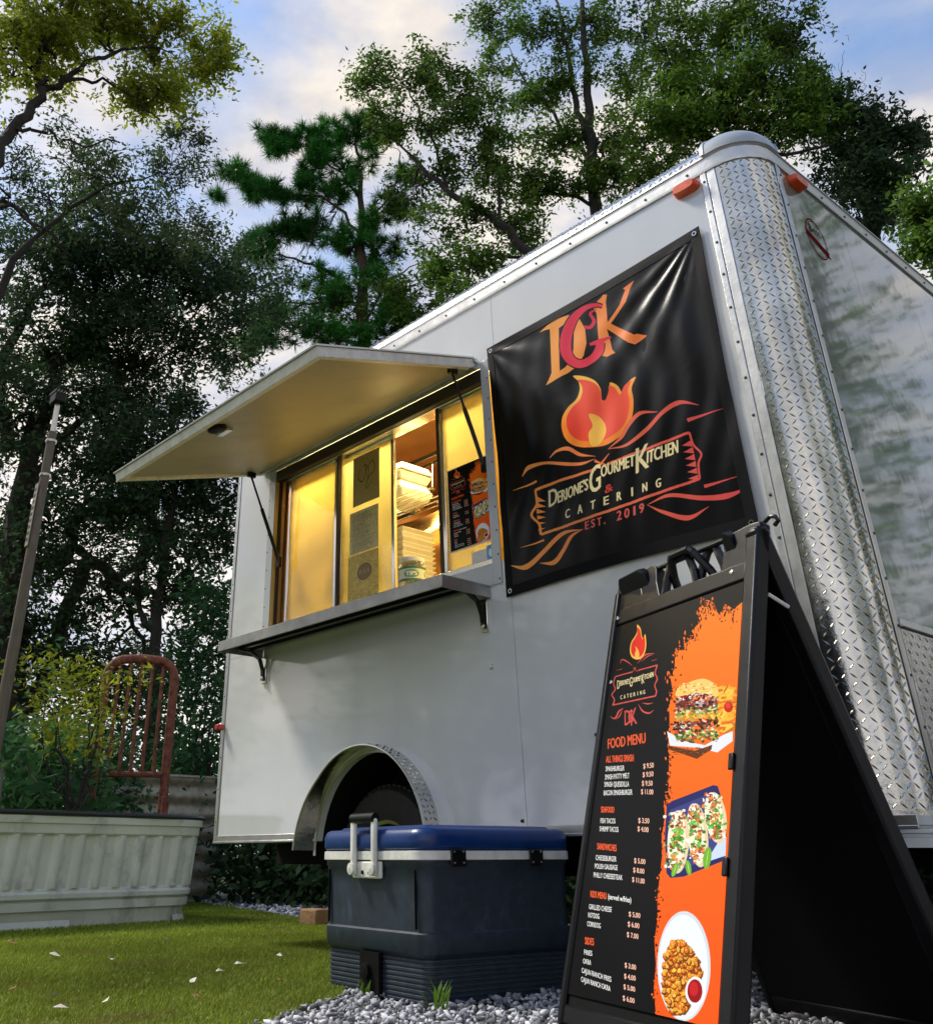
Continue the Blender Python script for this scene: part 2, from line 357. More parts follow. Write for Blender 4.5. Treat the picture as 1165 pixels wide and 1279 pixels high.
def spl(pts, k=8):
    P = [np.array(p, float) for p in pts]; out = []
    if len(P) < 3: return [P[0]*(1-t)+P[-1]*t for t in np.linspace(0, 1, k)]
    Q = [2*P[0]-P[1]] + P + [2*P[-1]-P[-2]]
    for i in range(1, len(Q)-2):
        for t in np.linspace(0, 1, k, endpoint=(i == len(Q)-3)):
            a, b, c, d = Q[i-1:i+3]; out.append(.5*((2*b)+(-a+c)*t+(2*a-5*b+4*c-d)*t*t+(-a+3*b-3*c+d)*t**3))
    return out
def closed(pts, k=6):
    n = len(pts); P = [np.array(p, float) for p in pts]; out = []
    for i in range(n):
        a, b, c, d = P[i-1], P[i], P[(i+1) % n], P[(i+2) % n]
        for t in np.linspace(0, 1, k, endpoint=False): out.append(.5*((2*b)+(-a+c)*t+(2*a-5*b+4*c-d)*t*t+(-a+3*b-3*c+d)*t**3))
    return out
_g = {}
def glyphs(st):
    if st not in _g:
        cu = bpy.data.curves.new('t', 'FONT'); cu.body = st; cu.resolution_u = 3; ob = bpy.data.objects.new('t', cu); C.objects.link(ob)
        bpy.context.view_layer.update(); me = bpy.data.meshes.new_from_object(ob.evaluated_get(bpy.context.evaluated_depsgraph_get()))
        me.calc_loop_triangles(); v = np.array([(q.co.x, q.co.y) for q in me.vertices])
        tr = [v[list(t.vertices)] for t in me.loop_triangles]
        if len(v): v0 = v[:, 0].min(); tr = [t-np.array([v0, 0]) for t in tr]; _g[st] = (tr, v[:, 0].max()-v0)
        else: _g[st] = None
        bpy.data.objects.remove(ob); bpy.data.curves.remove(cu); bpy.data.meshes.remove(me)
    return _g[st]
def printmat(name, im, rough=.3, spec=.5, bumpy=0):
    m = bpy.data.materials.new(name); m.use_nodes = True; t = m.node_tree; p = t.nodes['Principled BSDF']
    tx = N(t, 'ShaderNodeTexImage', image=im, extension='EXTEND'); uv = N(t, 'ShaderNodeUVMap'); t.links.new(uv.outputs[0], tx.inputs[0])
    t.links.new(tx.outputs[0], p.inputs['Base Color']); p.inputs['Roughness'].default_value = rough; p.inputs['Specular IOR Level'].default_value = spec
    if bumpy:
        co = N(t, 'ShaderNodeTexCoord'); nz = N(t, 'ShaderNodeTexNoise', Scale=9, Detail=5, Distortion=.4); t.links.new(co.outputs['Object'], nz.inputs['Vector'])
        bp = N(t, 'ShaderNodeBump', Strength=bumpy, Distance=.012); t.links.new(nz.outputs[0], bp.inputs['Height']); t.links.new(bp.outputs[0], p.inputs['Normal'])
    return m
def setuv(o, fn):
    me = o.data; ul = me.uv_layers.new(name='uv'); 
    for lp in me.loops: ul.data[lp.index].uv = fn(me.vertices[lp.vertex_index].co)
def srgb(r, g, b): return np.array([c/255 for c in (r, g, b)], np.float32)
OR, RD, YL, CRM, BLK, WHT = srgb(250,150,60), srgb(225,60,60), srgb(255,195,80), srgb(240,222,165), srgb(14,14,18), srgb(238,238,235)
def grad(c0, c1, ax, a, b):
    def f(X, Y):
        t = np.clip(((X if ax == 'x' else Y)-a)/(b-a), 0, 1)[..., None]; return c0*(1-t)+c1*t
    return f
def logo_flame(cv, pts, inner, core, go=None):
    cv.poly(closed(pts), grad(YL, srgb(250,140,50), 'y', .4, .5) if go is None else YL)
    c = np.mean(pts, axis=0)+np.array([0, 6.0*(np.ptp(np.array(pts)[:, 1])/237)])
    cv.poly(closed([c+(np.array(p)-c)*.86 for p in pts]), inner)
    cv.poly(closed(core), grad(srgb(250,150,50), YL, 'y', .45, .53) if go is None else YL)

# banner print, laid out in metres of the banner's own face
bc = Canvas(1300, 1390, BLK*.5); bc.H = np.array([[1.728485e-03,-1.136362e-04,1.450433e-02],[7.254924e-04,1.351581e-03,-5.122479e-01],[4.137560e-04,1.583518e-04,1.000000e+00]])
hem = srgb(5,5,7)
OG = grad(srgb(255,185,90), srgb(245,125,60), 'x', .15, .75); RR = grad(srgb(225,45,75), srgb(252,80,90), 'y', .2, .4)
SW = grad(srgb(250,160,70), srgb(225,80,80), 'x', .1, .9)
# D and K in warm orange, G in red with a dark edge
bc.poly([(203,364),(232,338),(262,318),(300,306),(335,316),(356,352),(362,400),(352,442),(330,474),(296,500),(262,519),(228,541),(240,512),(245,498),(238,352),(222,356)], OG)
bc.poly([(268,350),(292,332),(312,338),(318,372),(318,420),(310,455),(290,480),(273,492)], BLK*.5)
bc.poly([(372,282),(408,248),(415,238),(428,238),(424,262),(430,330),(470,272),(488,222),(480,218),(518,190),(506,214),(492,262),(440,334),(520,372),(528,368),(562,374),(522,404),(500,398),(428,352),(446,420),(458,432),(430,446),(408,440),(404,425),(392,300),(384,284)], OG)
gp = [(412,276),(392,272),(360,280),(328,304),(306,338),(292,386),(294,430),(314,460),(346,468),(380,450),(402,424),(406,396)]
bc.stroke(gp, [16,19,23,31,38,44,44,38,33,31,38,34], BLK*.4)
bc.stroke(gp, [8,12,16,24,31,37,37,31,26,24,31,27], RR)
bc.stroke([(372,404),(408,392),(440,378)], [10,16,6], RR); bc.stroke([(352,345),(372,346),(384,325),(372,300),(392,286)], [9,12,12,9,4], RR)
FL = [(360,746),(312,736),(284,704),(279,655),(300,615),(326,585),(336,552),(331,526),(314,507),(352,509),(388,524),(407,552),(411,588),(425,583),(438,552),(441,531),(464,540),(484,566),(500,532),(530,514),(516,550),(522,588),(519,632),(502,680),(470,716),(428,740)]
logo_flame(bc, FL, grad(srgb(235,40,35), srgb(245,85,60), 'x', .25, .45), [(378,740),(369,702),(383,675),(370,637),(398,641),(421,666),(428,695),(416,724),(400,739)])
for p, w in [([(240,781),(262,757),(300,750),(338,769),(392,776)], [2,8,14,12,1]), ([(147,843),(172,812),(230,798),(300,801),(350,798),(390,784)], [2,14,9,12,10,1]),
    ([(438,754),(478,716),(503,672),(545,634),(602,630)], [1,10,14,13,2]), ([(438,754),(500,738),(560,690),(620,632),(672,598),(734,605)], [1,10,13,13,16,2]),
    ([(700,658),(755,636),(816,616)], [13,7,1]), ([(114,889),(155,876),(196,858)], [1,4,8]), ([(752,876),(812,858),(873,840)], [12,6,1]),
    ([(565,938),(640,906),(745,914),(832,906),(902,876)], [1,12,16,20,2]), ([(565,938),(620,962),(700,980),(768,942)], [1,12,18,1]),
    ([(106,1138),(160,1142),(220,1090),(280,1032),(352,1018)], [1,18,14,14,1]), ([(204,1130),(252,1128),(282,1090),(310,1042),(346,1020)], [1,16,13,12,1]), ([(138,1079),(180,1068),(219,1053)], [1,4,7])]:
    bc.stroke(p, w, SW)
for p in [[(190,888),(290,850),(392,818)], [(436,803),(570,750),(706,698)], [(738,850),(480,942),(210,1034)]]: bc.stroke(p, [9,9], SW)
bc.stroke([(706,698),(718,738),(744,768),(734,800),(738,850)], [7,7,7,7,7], SW); bc.stroke([(190,888),(196,932),(178,970),(202,1000),(208,1036)], [8,8,8,8,8], SW)
for i in range(6):
    t = i/5; bc.poly([(712+20*t, 722+115*t), (682+16*t, 742+108*t), (716+18*t, 744+112*t)], SW)
    bc.poly([(190+10*t, 905+110*t), (224, 924+88*t), (192+8*t, 928+95*t)], SW)
bc.stroke([(388,790),(412,800),(438,806)], [9,6,2], SW); bc.stroke([(442,768),(422,790),(405,808)], [2,6,8], SW)
for a in [("D",234,944,264,932,56), ("ERIONE'S",266,930,366,886,37), ("G",371,902,410,884,88), ("OURMET",412,846,526,808,38), ("K",530,834,572,812,84), ("ITCHEN",566,800,668,764,42)]: bc.text(*a, CRM, bold=2.2)
bc.text("&", 424, 900, 450, 888, 26, srgb(220,70,60), bold=1.5)
for i, ch in enumerate("CATERING"): x = 290+i*43.6; bc.text(ch, x, 982-i*14.3, x+15, 977-i*14.3, 29, CRM, bold=2)
for i, ch in enumerate("EST."): x = 358+i*21; bc.text(ch, x, 1020-i*6, x+(12 if ch != '.' else 4), 1016-i*6, 27, srgb(225,95,85), bold=2)
for i, ch in enumerate("2019"): x = 464+i*25; bc.text(ch, x, 990-i*8, x+15, 985-i*8, 31, srgb(225,95,85), bold=2)
banner_print = printmat('banner_print', bc.image('banner_print'), .27, .22, .10)

# menu print
SGW, SGH = 1000, 1690
sc = Canvas(SGW, SGH, srgb(9,9,10))
H2, H3 = np.array([[2.550608e-03,3.423799e-04,-8.675880e-01],[3.304550e-04,9.111204e-04,-5.993090e-01],[4.915026e-04,2.241483e-04,1.000000e+00]]), np.array([[2.192247e-03,2.942754e-04,-4.711291e-01],[2.840260e-04,7.831078e-04,3.356116e-01],[4.224464e-04,1.926554e-04,1.000000e+00]])
ORG = grad(srgb(255,122,28), srgb(242,88,20), 'y', .1, .9)
sc.H = H2
edge2 = [(705,425),(668,470),(690,520),(640,575),(655,610),(600,640),(606,668),(560,676),(556,760),(536,800),(548,880),(528,930),(530,1040),(522,1120),(526,1260)]
sc.poly(edge2+[(900,1260),(900,420),(840,470),(800,445),(770,500),(740,430)], ORG)
sc.H = H3
edge3 = [(528,-60),(532,60),(528,180),(530,250),(506,258),(512,330),(498,420),(500,520),(488,640),(482,700),(484,800),(470,900),(476,1010),(466,1120),(478,1279),(476,1420)]
sc.poly(edge3+[(1000,1420),(1000,-60)], ORG)
sc.H = H2
for i in range(240):
    k = rng.integers(0, len(edge2)-1); t = rng.random(); x = edge2[k][0]*(1-t)+edge2[k+1][0]*t; y = edge2[k][1]*(1-t)+edge2[k+1][1]*t
    sc.ell(x+rng.normal(0, 17), y+rng.normal(0, 12), rng.uniform(1, 5), rng.uniform(2, 11), srgb(9,9,10) if rng.random() < .55 else srgb(250,110,30), n=7, jit=.4)
for i in range(170): sc.ell(rng.uniform(690, 860), 430+abs(rng.normal(0, 42)), rng.uniform(1, 4), rng.uniform(2, 11), srgb(9,9,10), n=7, jit=.4)
sc.H = H3
for i in range(220):
    k = rng.integers(0, len(edge3)-1); t = rng.random(); x = edge3[k][0]*(1-t)+edge3[k+1][0]*t; y = edge3[k][1]*(1-t)+edge3[k+1][1]*t
    sc.ell(x+rng.normal(3, 8), y+rng.normal(0, 10), rng.uniform(1, 5), rng.uniform(2, 8), srgb(9,9,10) if rng.random() < .6 else srgb(250,110,30), n=7, jit=.4)
# burger
sc.H = H2
sc.poly([(516,1062),(600,1110),(700,1130),(790,1080),(835,1062),(835,1110),(760,1165),(700,1150),(640,1140),(530,1132)], srgb(225,228,238))
sc.poly([(524,1132),(650,1158),(735,1128),(732,1150),(660,1196),(524,1150)], srgb(95,52,20))
for i in range(60): sc.ell(rng.uniform(530, 725), rng.uniform(1140, 1175), rng.uniform(2, 8), 2, srgb(*[(60,30,12),(150,90,30)][i % 2]), .2)
for i in range(90):
    x = rng.uniform(745, 838); y = rng.uniform(850, 1060); a = rng.uniform(-1.1, .3)
    sc.ell(x, y, rng.uniform(18, 40), rng.uniform(4, 7), srgb(*[(235,165,40),(250,200,80),(200,110,25),(245,185,60)][i % 4]), a)
sc.ell(815, 945, 22, 26, srgb(190,30,20)); sc.ell(812, 938, 12, 14, srgb(220,60,40))
def layer(x0, x1, y, sl, th, cols, n, r=(4, 12)):
    for i in range(n):
        x = rng.uniform(x0, x1); sc.ell(x, y+(x-x0)*sl+rng.normal(0, th), rng.uniform(*r), rng.uniform(r[0], r[1])*.7, srgb(*cols[i % len(cols)])*rng.uniform(.6, 1.15), rng.uniform(-.6, .6), n=9, jit=.25)
layer(560, 760, 1085, -.02, 14, [(90,130,40),(150,180,70),(60,95,25),(190,70,40),(225,220,180)], 170)
layer(548, 765, 1045, -.12, 13, [(105,45,25),(70,28,18),(150,80,60),(225,215,200)], 150)
layer(550, 770, 1002, -.13, 8, [(245,190,60),(235,165,40),(250,215,110)], 90)
layer(560, 765, 970, -.1, 11, [(100,145,45),(220,225,180),(60,100,30),(235,190,70)], 130)
layer(565, 760, 930, -.05, 15, [(120,40,35),(80,25,22),(175,95,85),(230,220,215)], 170)
layer(565, 755, 893, -.06, 7, [(165,30,25),(110,15,15),(225,215,200)], 90)
sc.poly(closed([(560,892),(572,852),(620,828),(690,808),(745,830),(768,872),(752,894),(700,880),(640,880),(590,892)]), grad(srgb(240,200,110), srgb(215,150,60), 'y', .4, .5))
for i in range(90): sc.ell(rng.uniform(580, 755), rng.uniform(832, 884), rng.uniform(3, 9), rng.uniform(1.5, 4), srgb(*[(250,225,160),(205,135,55),(235,190,95)][i % 3]), -.2)
# tacos
sc.H = H3
sc.poly([(520,275),(545,258),(735,186),(755,190),(768,230),(796,400),(790,520),(778,535),(600,606),(540,612),(522,590),(512,420)], srgb(38,42,96))
sc.poly([(535,300),(740,215),(752,250),(775,500),(560,588),(530,560)], srgb(60,66,130))
sc.poly([(770,430),(795,420),(792,510),(700,540)], srgb(200,215,240))
for (x, y, rx, ry, a) in [(738,330,48,118,-.12), (655,410,46,148,-.1), (566,440,48,146,.04)]:
    sc.ell(x+10, y+6, rx, ry, srgb(225,205,165), a, 28); sc.ell(x, y, rx*.86, ry*.95, srgb(245,232,205), a, 28)
    for i in range(230):
        v_ = rng.uniform(-.88, .88); x_ = x+rng.normal(0, rx*.4)-a*v_*ry*.8; y_ = y+v_*ry
        c_ = [(165,85,45),(205,120,60),(130,55,35),(240,235,215),(110,150,60),(225,140,60),(250,245,235)][i % 7]
        if abs(v_) < .45 and i % 2: c_ = [(80,165,50),(120,200,80),(50,125,40)][i % 3]
        sc.ell(x_, y_, rng.uniform(3, 9), rng.uniform(3, 12), srgb(*c_), rng.uniform(-1.5, 1.5), n=7, jit=.3)
for x, y, l, a in [(560,575,34,1.9), (622,565,36,1.4), (708,520,52,1.7)]:
    sc.ell(x, y, l, l*.36, srgb(110,175,50), a, 14); sc.ell(x, y, l*.8, 2, srgb(180,220,110), a, 8)
# plate of fried bites
sc.ell(603, 1016, 121, 252, srgb(205,215,222), 0, 40); sc.ell(600, 1020, 112, 240, srgb(228,234,238), 0, 40)
for i in range(620):
    v_ = rng.uniform(0, 1); y = 905+320*v_; w_ = np.interp(v_, [0, .15, .4, .65, .85, 1], [22, 66, 96, 86, 58, 26]); x = np.interp(v_, [0, .4, 1], [575, 596, 575])+rng.uniform(-1, 1)*w_*.95
    if (x-603)**2/108**2+(y-1016)**2/236**2 > 1: continue
    b_ = rng.uniform(.85, 1.12); sc.ell(x+2, y+5, 12, 14, srgb(125,60,18)*b_, 0, 9, .25); sc.ell(x, y, rng.uniform(7, 12), rng.uniform(8, 14), srgb(*[(240,150,35),(250,180,55),(225,120,25)][i % 3])*b_, 0, 9, .25)
    sc.ell(x-2, y-4, 4, 4, srgb(250,195,105)*b_, 0, 6)
sc.ell(655, 1132, 46, 68, srgb(240,240,238), 0, 26); sc.ell(653, 1130, 34, 54, srgb(150,18,22), 0, 24); sc.ell(648, 1120, 20, 34, srgb(195,35,40), 0, 16)
# left column
sc.H = H2
fl2 = [(365,714),(345,700),(337,668),(344,630),(360,605),(372,580),(372,545),(388,562),(396,600),(403,612),(412,592),(418,640),(412,680),(398,705),(382,714)]
logo_flame(sc, fl2, srgb(235,50,35), [(368,712),(362,690),(368,668),(364,650),(378,668),(384,690),(378,712)], 1)
PK = srgb(215,85,75)
for p, w in [([(290,735),(300,715),(325,725),(350,745)], [1,6,7,1]), ([(375,735),(400,705),(420,690),(458,685)], [1,6,8,2]), ([(395,725),(425,700),(455,690)], [1,5,1]), ([(270,768),(300,760)], [1,3]), ([(445,722),(470,714)], [3,1]),
    ([(240,990),(265,1000),(285,965),(308,950)], [1,8,8,1]), ([(270,1005),(290,985),(300,955)], [1,6,1]), ([(378,930),(400,965),(430,975),(455,960)], [1,8,8,1]), ([(395,925),(425,930),(452,925)], [1,7,1]), ([(350,778),(368,752)], [2,4]), ([(376,776),(356,754)], [2,4]),
    ([(266,798),(350,775)], [6,6]), ([(378,768),(474,742)], [6,6]), ([(252,936),(462,892)], [7,7]), ([(266,798),(258,830),(266,860),(250,885),(262,910),(254,936)], [6,5,6,5,6,6]), ([(472,744),(462,780),(472,810),(460,840),(468,870),(462,894)], [6,5,6,5,6,6])]: sc.stroke(p, w, PK)
for a in [("D",276,858,288,855,42),("ERIONE'S",290,842,335,832,24),("G",337,848,350,844,46),("OURMET",352,828,394,816,24),("K",396,834,408,828,46),("ITCHEN",410,812,454,798,24)]: sc.text(*a, CRM, bold=1)
for i, ch in enumerate("CATERING"): sc.text(ch, 292+i*16, 908-i*3.6, 300+i*16, 906-i*3.6, 19, CRM, bold=1)
for a in [("D",312,1034,340,1028,72),("G",330,1024,352,1018,62),("K",342,1036,372,1024,80)]: sc.text(*a, PK, bold=1)
HD = srgb(235,92,45)
sc.text("FOOD MENU", 230, 1147, 412, 1118, 48, HD, bold=2)
sc.H = H3
for a in [("ALL THINGS SMASH",245,83,370,76,30),("SEAFOOD",222,311,281,312,27),("SANDWICHES",205,480,292,489,29),("KIDS MENU",175,699,248,710,30),("SIDES",150,914,191,921,32)]: sc.text(*a, HD, bold=1.4)
sc.text("(served w/fries)", 256, 708, 362, 726, 24, WHT, bold=.8)
for nm, x0, y0, x1, y1, pr, a0, b0, a1, b1 in [("SMASHBURGER",243,123,327,119,"$ 9.50",414,110,461,105),("SMASH PATTY MELT",240,161,350,153,"$ 9.50",411,149,459,145),("SMASH QUESIDILLA",237,194,348,192,"$ 9.50",407,188,455,188),("BACON SMASHBURGER",234,233,363,229,"$ 11.00",403,226,458,228),
    ("FISH TACOS",219,360,286,362,"$ 3.50",391,358,440,361),("SHRIMP TACOS",215,397,300,401,"$ 4.00",388,396,437,402),
    ("CHEESEBURGER",198,529,292,537,"$ 5.00",374,542,424,549),("POLISH SAUSAGE",194,568,298,576,"$ 8.00",370,585,420,593),("PHILLY CHEESESTEAK",189,608,321,622,"$ 11.00",366,629,422,639),
    ("GRILLED CHEESE",168,754,273,769,"$ 5.00",352,788,404,797),("HOTDOG",164,792,216,800,"$ 6.00",348,834,400,844),("CORNDOG",160,832,222,843,"$ 7.00",344,882,396,893),
    ("FRIES",146,962,183,969,"$ 3.00",334,1022,385,1034),("OKRA",141,1003,178,1011,"$ 4.00",331,1072,383,1084),("CAJUN RANCH FRIES",135,1045,271,1089,"$ 5.00",328,1120,380,1134),("CAJUN RANCH OKRA",132,1086,267,1131,"$ 6.00",324,1172,377,1187)]:
    sc.text(nm, x0, y0, x1, y1, 23, WHT, bold=.45); sc.text(pr, a0, b0, a1, b1, 23, srgb(245,190,165), bold=.9)
menu_img = sc.image('menu_print')
menu_print = printmat('menu_print', menu_img, .4, .12)

# ------------------------------------------------------------------ ground, turf, gravel
def ground_z(x, y): return 0.0
def rampmat(name, stops, scale, rough=.9, bump=.6, bscale=40, bdist=.02):
    m = bpy.data.materials.new(name); m.use_nodes = True; t = m.node_tree; p = t.nodes['Principled BSDF']; p.inputs['Roughness'].default_value = rough
    co = N(t, 'ShaderNodeTexCoord'); nz = N(t, 'ShaderNodeTexNoise', Scale=scale, Detail=9, Roughness=.7); t.links.new(co.outputs['Object'], nz.inputs['Vector'])
    rp = N(t, 'ShaderNodeValToRGB'); 
    while len(rp.color_ramp.elements) < len(stops): rp.color_ramp.elements.new(.5)
    for e, (q, c) in zip(rp.color_ramp.elements, stops): e.position = q; e.color = (*c, 1)
    t.links.new(nz.outputs[0], rp.inputs[0]); t.links.new(rp.outputs[0], p.inputs['Base Color'])
    nb = N(t, 'ShaderNodeTexNoise', Scale=bscale, Detail=6); t.links.new(co.outputs['Object'], nb.inputs['Vector'])
    bp = N(t, 'ShaderNodeBump', Strength=bump, Distance=bdist); t.links.new(nb.outputs[0], bp.inputs['Height']); t.links.new(bp.outputs[0], p.inputs['Normal'])
    return m
gm = rampmat('soil', [(.3, (.02, .018, .014)), (.5, (.06, .05, .035)), (.7, (.11, .09, .06))], 3)
g = MB().grid(lambda a, b: ((a-.5)*500, (b-.5)*500, -.012), 20, 20).build('ground', gm, kind='structure')
gbase = rampmat('gravel_bed', [(.3, (.04, .04, .042)), (.55, (.14, .14, .14)), (.75, (.3, .3, .3))], 45)
MB().grid(lambda a, b: (-11+a*14, -2.6+b*7.5, -.006), 8, 8).build('gravel_path', gbase, kind='structure')
turf_poly = [(-1.15,-1.5), (-1.32,-1.13), (-1.46,-.93), (-1.54,-.74), (-2.15,-.12), (-3.0,.54), (-4.05,1.24), (-5.6,1.75), (-7.5,2.25), (-11,3.2), (-12,-5), (-2,-5)]
turf_m = rampmat('turf_backing', [(.3, (.06, .09, .01)), (.6, (.14, .19, .03))], 12)
MB().prism(turf_poly, lambda a, b, t: (a, b, t), .008, -.004).build('artificial_lawn', turf_m, smooth=False, kind='structure')
def inpoly(P, poly):
    ins = np.zeros(len(P), bool); Q = np.array(poly); R_ = np.roll(Q, -1, 0)
    for a, b in zip(Q, R_):
        c = (a[1] <= P[:, 1]) != (b[1] <= P[:, 1]); xi = a[0]+(P[:, 1]-a[1])*(b[0]-a[0])/(b[1]-a[1]+1e-12); ins ^= c & (P[:, 0] < xi)
    return ins
def blades(n, x0, x1, y0, y1, h, w):
    P = np.c_[rng.uniform(x0, x1, n), rng.uniform(y0, y1, n)]; P = P[inpoly(P, turf_poly)]; n = len(P)
    # patchy density like worn turf
    a = rng.uniform(0, 2*np.pi, n); hh = h*rng.uniform(.5, 1.2, n); lean = rng.normal(0, .45, (n, 2))*hh[:, None]+np.array([.25, .1])*hh[:, None]
    d = np.c_[np.cos(a), np.sin(a)]*w/2; z0 = np.full(n, .008)
    V = np.stack([np.c_[P-d, z0], np.c_[P+d, z0], np.c_[P+lean, z0+hh]], 1).reshape(-1, 3)
    return V, np.arange(3*n).reshape(-1, 3)
V1, F1 = blades(210000, -4.2, -1.1, -2.6, 1.2, .015, .0045)
V2, F2 = blades(170000, -9, -3.6, -3, 2.8, .018, .009)
fastmesh('turf_grass', np.r_[V1, V2], np.r_[F1, F2+len(V1)], L['grass'], kind='stuff')['label'] = 'short green artificial grass in front of the trailer'
# gravel: crushed pale stones, each one real geometry
def stones(n, x0, x1, y0, y1, smin, smax, name, avoid=True, heap=.01):
    import bmesh
    base = []
    for k in range(8):
        bm = bmesh.new(); bmesh.ops.create_icosphere(bm, subdivisions=1, radius=1)
        vs = np.array([v.co[:] for v in bm.verts]); fs = np.array([[v.index for v in f.verts] for f in bm.faces])
        bm.free(); pl = rng.normal(0, 1, (9, 3)); pl /= np.linalg.norm(pl, axis=1)[:, None]
        for q in pl:
            dd = vs@q; vs = vs-np.outer(np.maximum(dd-.38, 0), q)
        base.append((vs*rng.uniform(.8, 1.7, 3)*rng.uniform(.9, 1.1, (len(vs), 1)), fs))
    P = np.c_[rng.uniform(x0, x1, n), rng.uniform(y0, y1, n)]
    if avoid: P = P[~inpoly(P, [(q[0], q[1]) for q in turf_poly])]
    n = len(P); Vs, Fs, o = [], [], 0
    for k in range(8):
        Q = P[k::8]; m_ = len(Q)
        A = rng.normal(0, 1, (m_, 4)); A /= np.linalg.norm(A, axis=1)[:, None]; w, x, y, z = A.T
        Rm = np.stack([1-2*(y*y+z*z), 2*(x*y-z*w), 2*(x*z+y*w), 2*(x*y+z*w), 1-2*(x*x+z*z), 2*(y*z-x*w), 2*(x*z-y*w), 2*(y*z+x*w), 1-2*(x*x+y*y)], 1).reshape(-1, 3, 3)
        s_ = smin+(smax-smin)*rng.random(m_)**2
        vv = np.einsum('nij,kj->nki', Rm, base[k][0])*s_[:, None, None]; vv[..., 2] *= .75
        vv += np.c_[Q, s_*.35+rng.random(m_)*heap][:, None, :]
        Vs.append(vv.reshape(-1, 3)); nb = len(base[k][0]); Fs.append((base[k][1][None]+np.arange(m_)[:, None, None]*nb).reshape(-1, 3)+o); o += m_*nb
    return fastmesh(name, np.concatenate(Vs), np.concatenate(Fs), M['stone'], kind='stuff')
sm_ = leafmat('crushed_stone', (.10, .10, .11), (.80, .80, .82), 0, .85); M['stone'] = sm_
stones(26000, -1.9, 1.5, -1.9, .9, .007, .019, 'gravel')['label'] = 'pale grey crushed stone around the folding sign and cooler'
stones(9000, -7.6, -1.9, -.3, 3.6, .012, .03, 'gravel')['label'] = 'pale grey crushed stone behind and under the trailer'

# ------------------------------------------------------------------ trailer
LN, ZB, ZT, RR_, WD = 3.574, .46, 2.81, .157, 2.10
tr = empty('concession_trailer', (-LN/2, 0, ZB), 'white enclosed concession trailer with a lit serving window and diamond plate corner', 'food trailer')
XC, ZC, RA = -2.257, .40, .415          # wheel arch
yf = lambda t0, t1: None
fxz = lambda a, b, t: (a, t, b)
def wallpiece(poly, name='wall_panel', m=None): return MB().prism(poly, fxz, 0, .035).build(name, m or M['side'], tr, smooth=False)
arch = [(XC+RA*math.cos(a), ZC+RA*math.sin(a)) for a in np.linspace(math.pi-.145, .145, 22)]
SX = -1.371   # visible seam
wl, wr, wb, wt = -3.151, -1.461, 1.527, 2.369
g_ = .0012
wallpiece([(-LN+.03, ZB), (XC-RA*.99, ZB)] + arch + [(XC+RA*.99, ZB), (SX-g_, ZB), (SX-g_, 1.40), (-LN+.03, 1.40)])
wallpiece([(SX+g_, ZB), (-RR_-.02, ZB), (-RR_-.02, ZT), (SX+g_, ZT)])
wallpiece([(-LN+.03, 1.40+g_), (-3.2, 1.40+g_), (-3.2, ZT), (-LN+.03, ZT)])
wallpiece([(-3.2+g_, 2.45), (SX-g_, 2.45), (SX-g_, ZT), (-3.2+g_, ZT)])
wallpiece([(-3.2+g_, 1.40+g_), (SX-g_, 1.40+g_), (SX-g_, 1.5), (-3.2+g_, 1.5)])
# front sheets (plane x=0)
fyz = lambda a, b, t: (t, a, b)
for a, b in [(RR_+.02, .69), (.692, 1.3), (1.302, WD-.1)]: MB().prism([(a, ZB), (b, ZB), (b, ZT), (a, ZT)], fyz, 0, -.035).build('front_panel', M['front'], tr, smooth=False)
MB().box((-LN, .04, ZB), (-LN+.03, WD, ZT)).build('rear_wall', M['white'], tr, smooth=False)
MB().box((-LN+.03, WD-.035, ZB), (-.04, WD, ZT)).build('far_wall', M['white'], tr, smooth=False)
MB().box((-LN+.04, .1, ZT+.14), (-.1, WD-.1, ZT+.155)).build('roof', M['white'], tr, smooth=False)
MB().box((-LN+.03, .04, ZB+.0), (-.05, WD-.04, ZB+.03)).build('floor_deck', M['chassis'], tr, smooth=False)
# sill rails
for a, b in [(-LN, XC-RA-.0), (XC+RA+.0, -.0)]:
    q = MB().box((a, -.004, ZB-.002), (b, .0-.0005, ZB+.034)).box((a, -.009, ZB-.002), (b, -.004, ZB+.008)); q.build('sill_rail', M['alu'], tr, bevel=.002)
MB().box((.0005, .12, ZB-.04), (.006, WD, ZB+.034)).box((.006, .12, ZB-.005), (.012, WD, ZB+.008)).box((.006, .12, ZB-.04), (.012, WD, ZB-.03)).build('front_sill', M['white'], tr, bevel=.002)
# rear edge post
MB().box((-LN-.004, -.006, ZB), (-LN+.028, .04, ZT)).build('rear_edge_trim', M['alu'], tr, bevel=.004)
rivets([(-LN+.013, -.006, z) for z in np.arange(ZB+.1, ZT, .16)], (0, -1, 0), tr, .004, .002, M['gasket'])
# corner post of tread plate
def corner(a, rr=RR_):   # a from 0 (side) to 1 (front)
    th = a*math.pi/2; return (-RR_+rr*math.sin(th), RR_-rr*math.cos(th))
MB().grid(lambda u, v: (*corner(u, RR_+.001), ZB+.03+v*(ZT-ZB-.03)), 16, 1).build('corner_post', M['plate'], tr, ang=60)
AL = RR_*math.pi/2
treads(lambda u, v, h: (*corner(u/AL, RR_+.0012+h), v), .008, AL-.008, ZB+.045, ZT-.01, parent=tr, name='corner_tread', pitch=.0245, ln=.0265, w=.0052, h=.0030)
MB().grid(lambda u, v: (*corner(u, RR_+.006-(.008 if .3 < v < .45 or .62 < v < .7 else 0)), ZB-.045+v*.078), 14, 24).build('corner_sill', M['white'], tr)
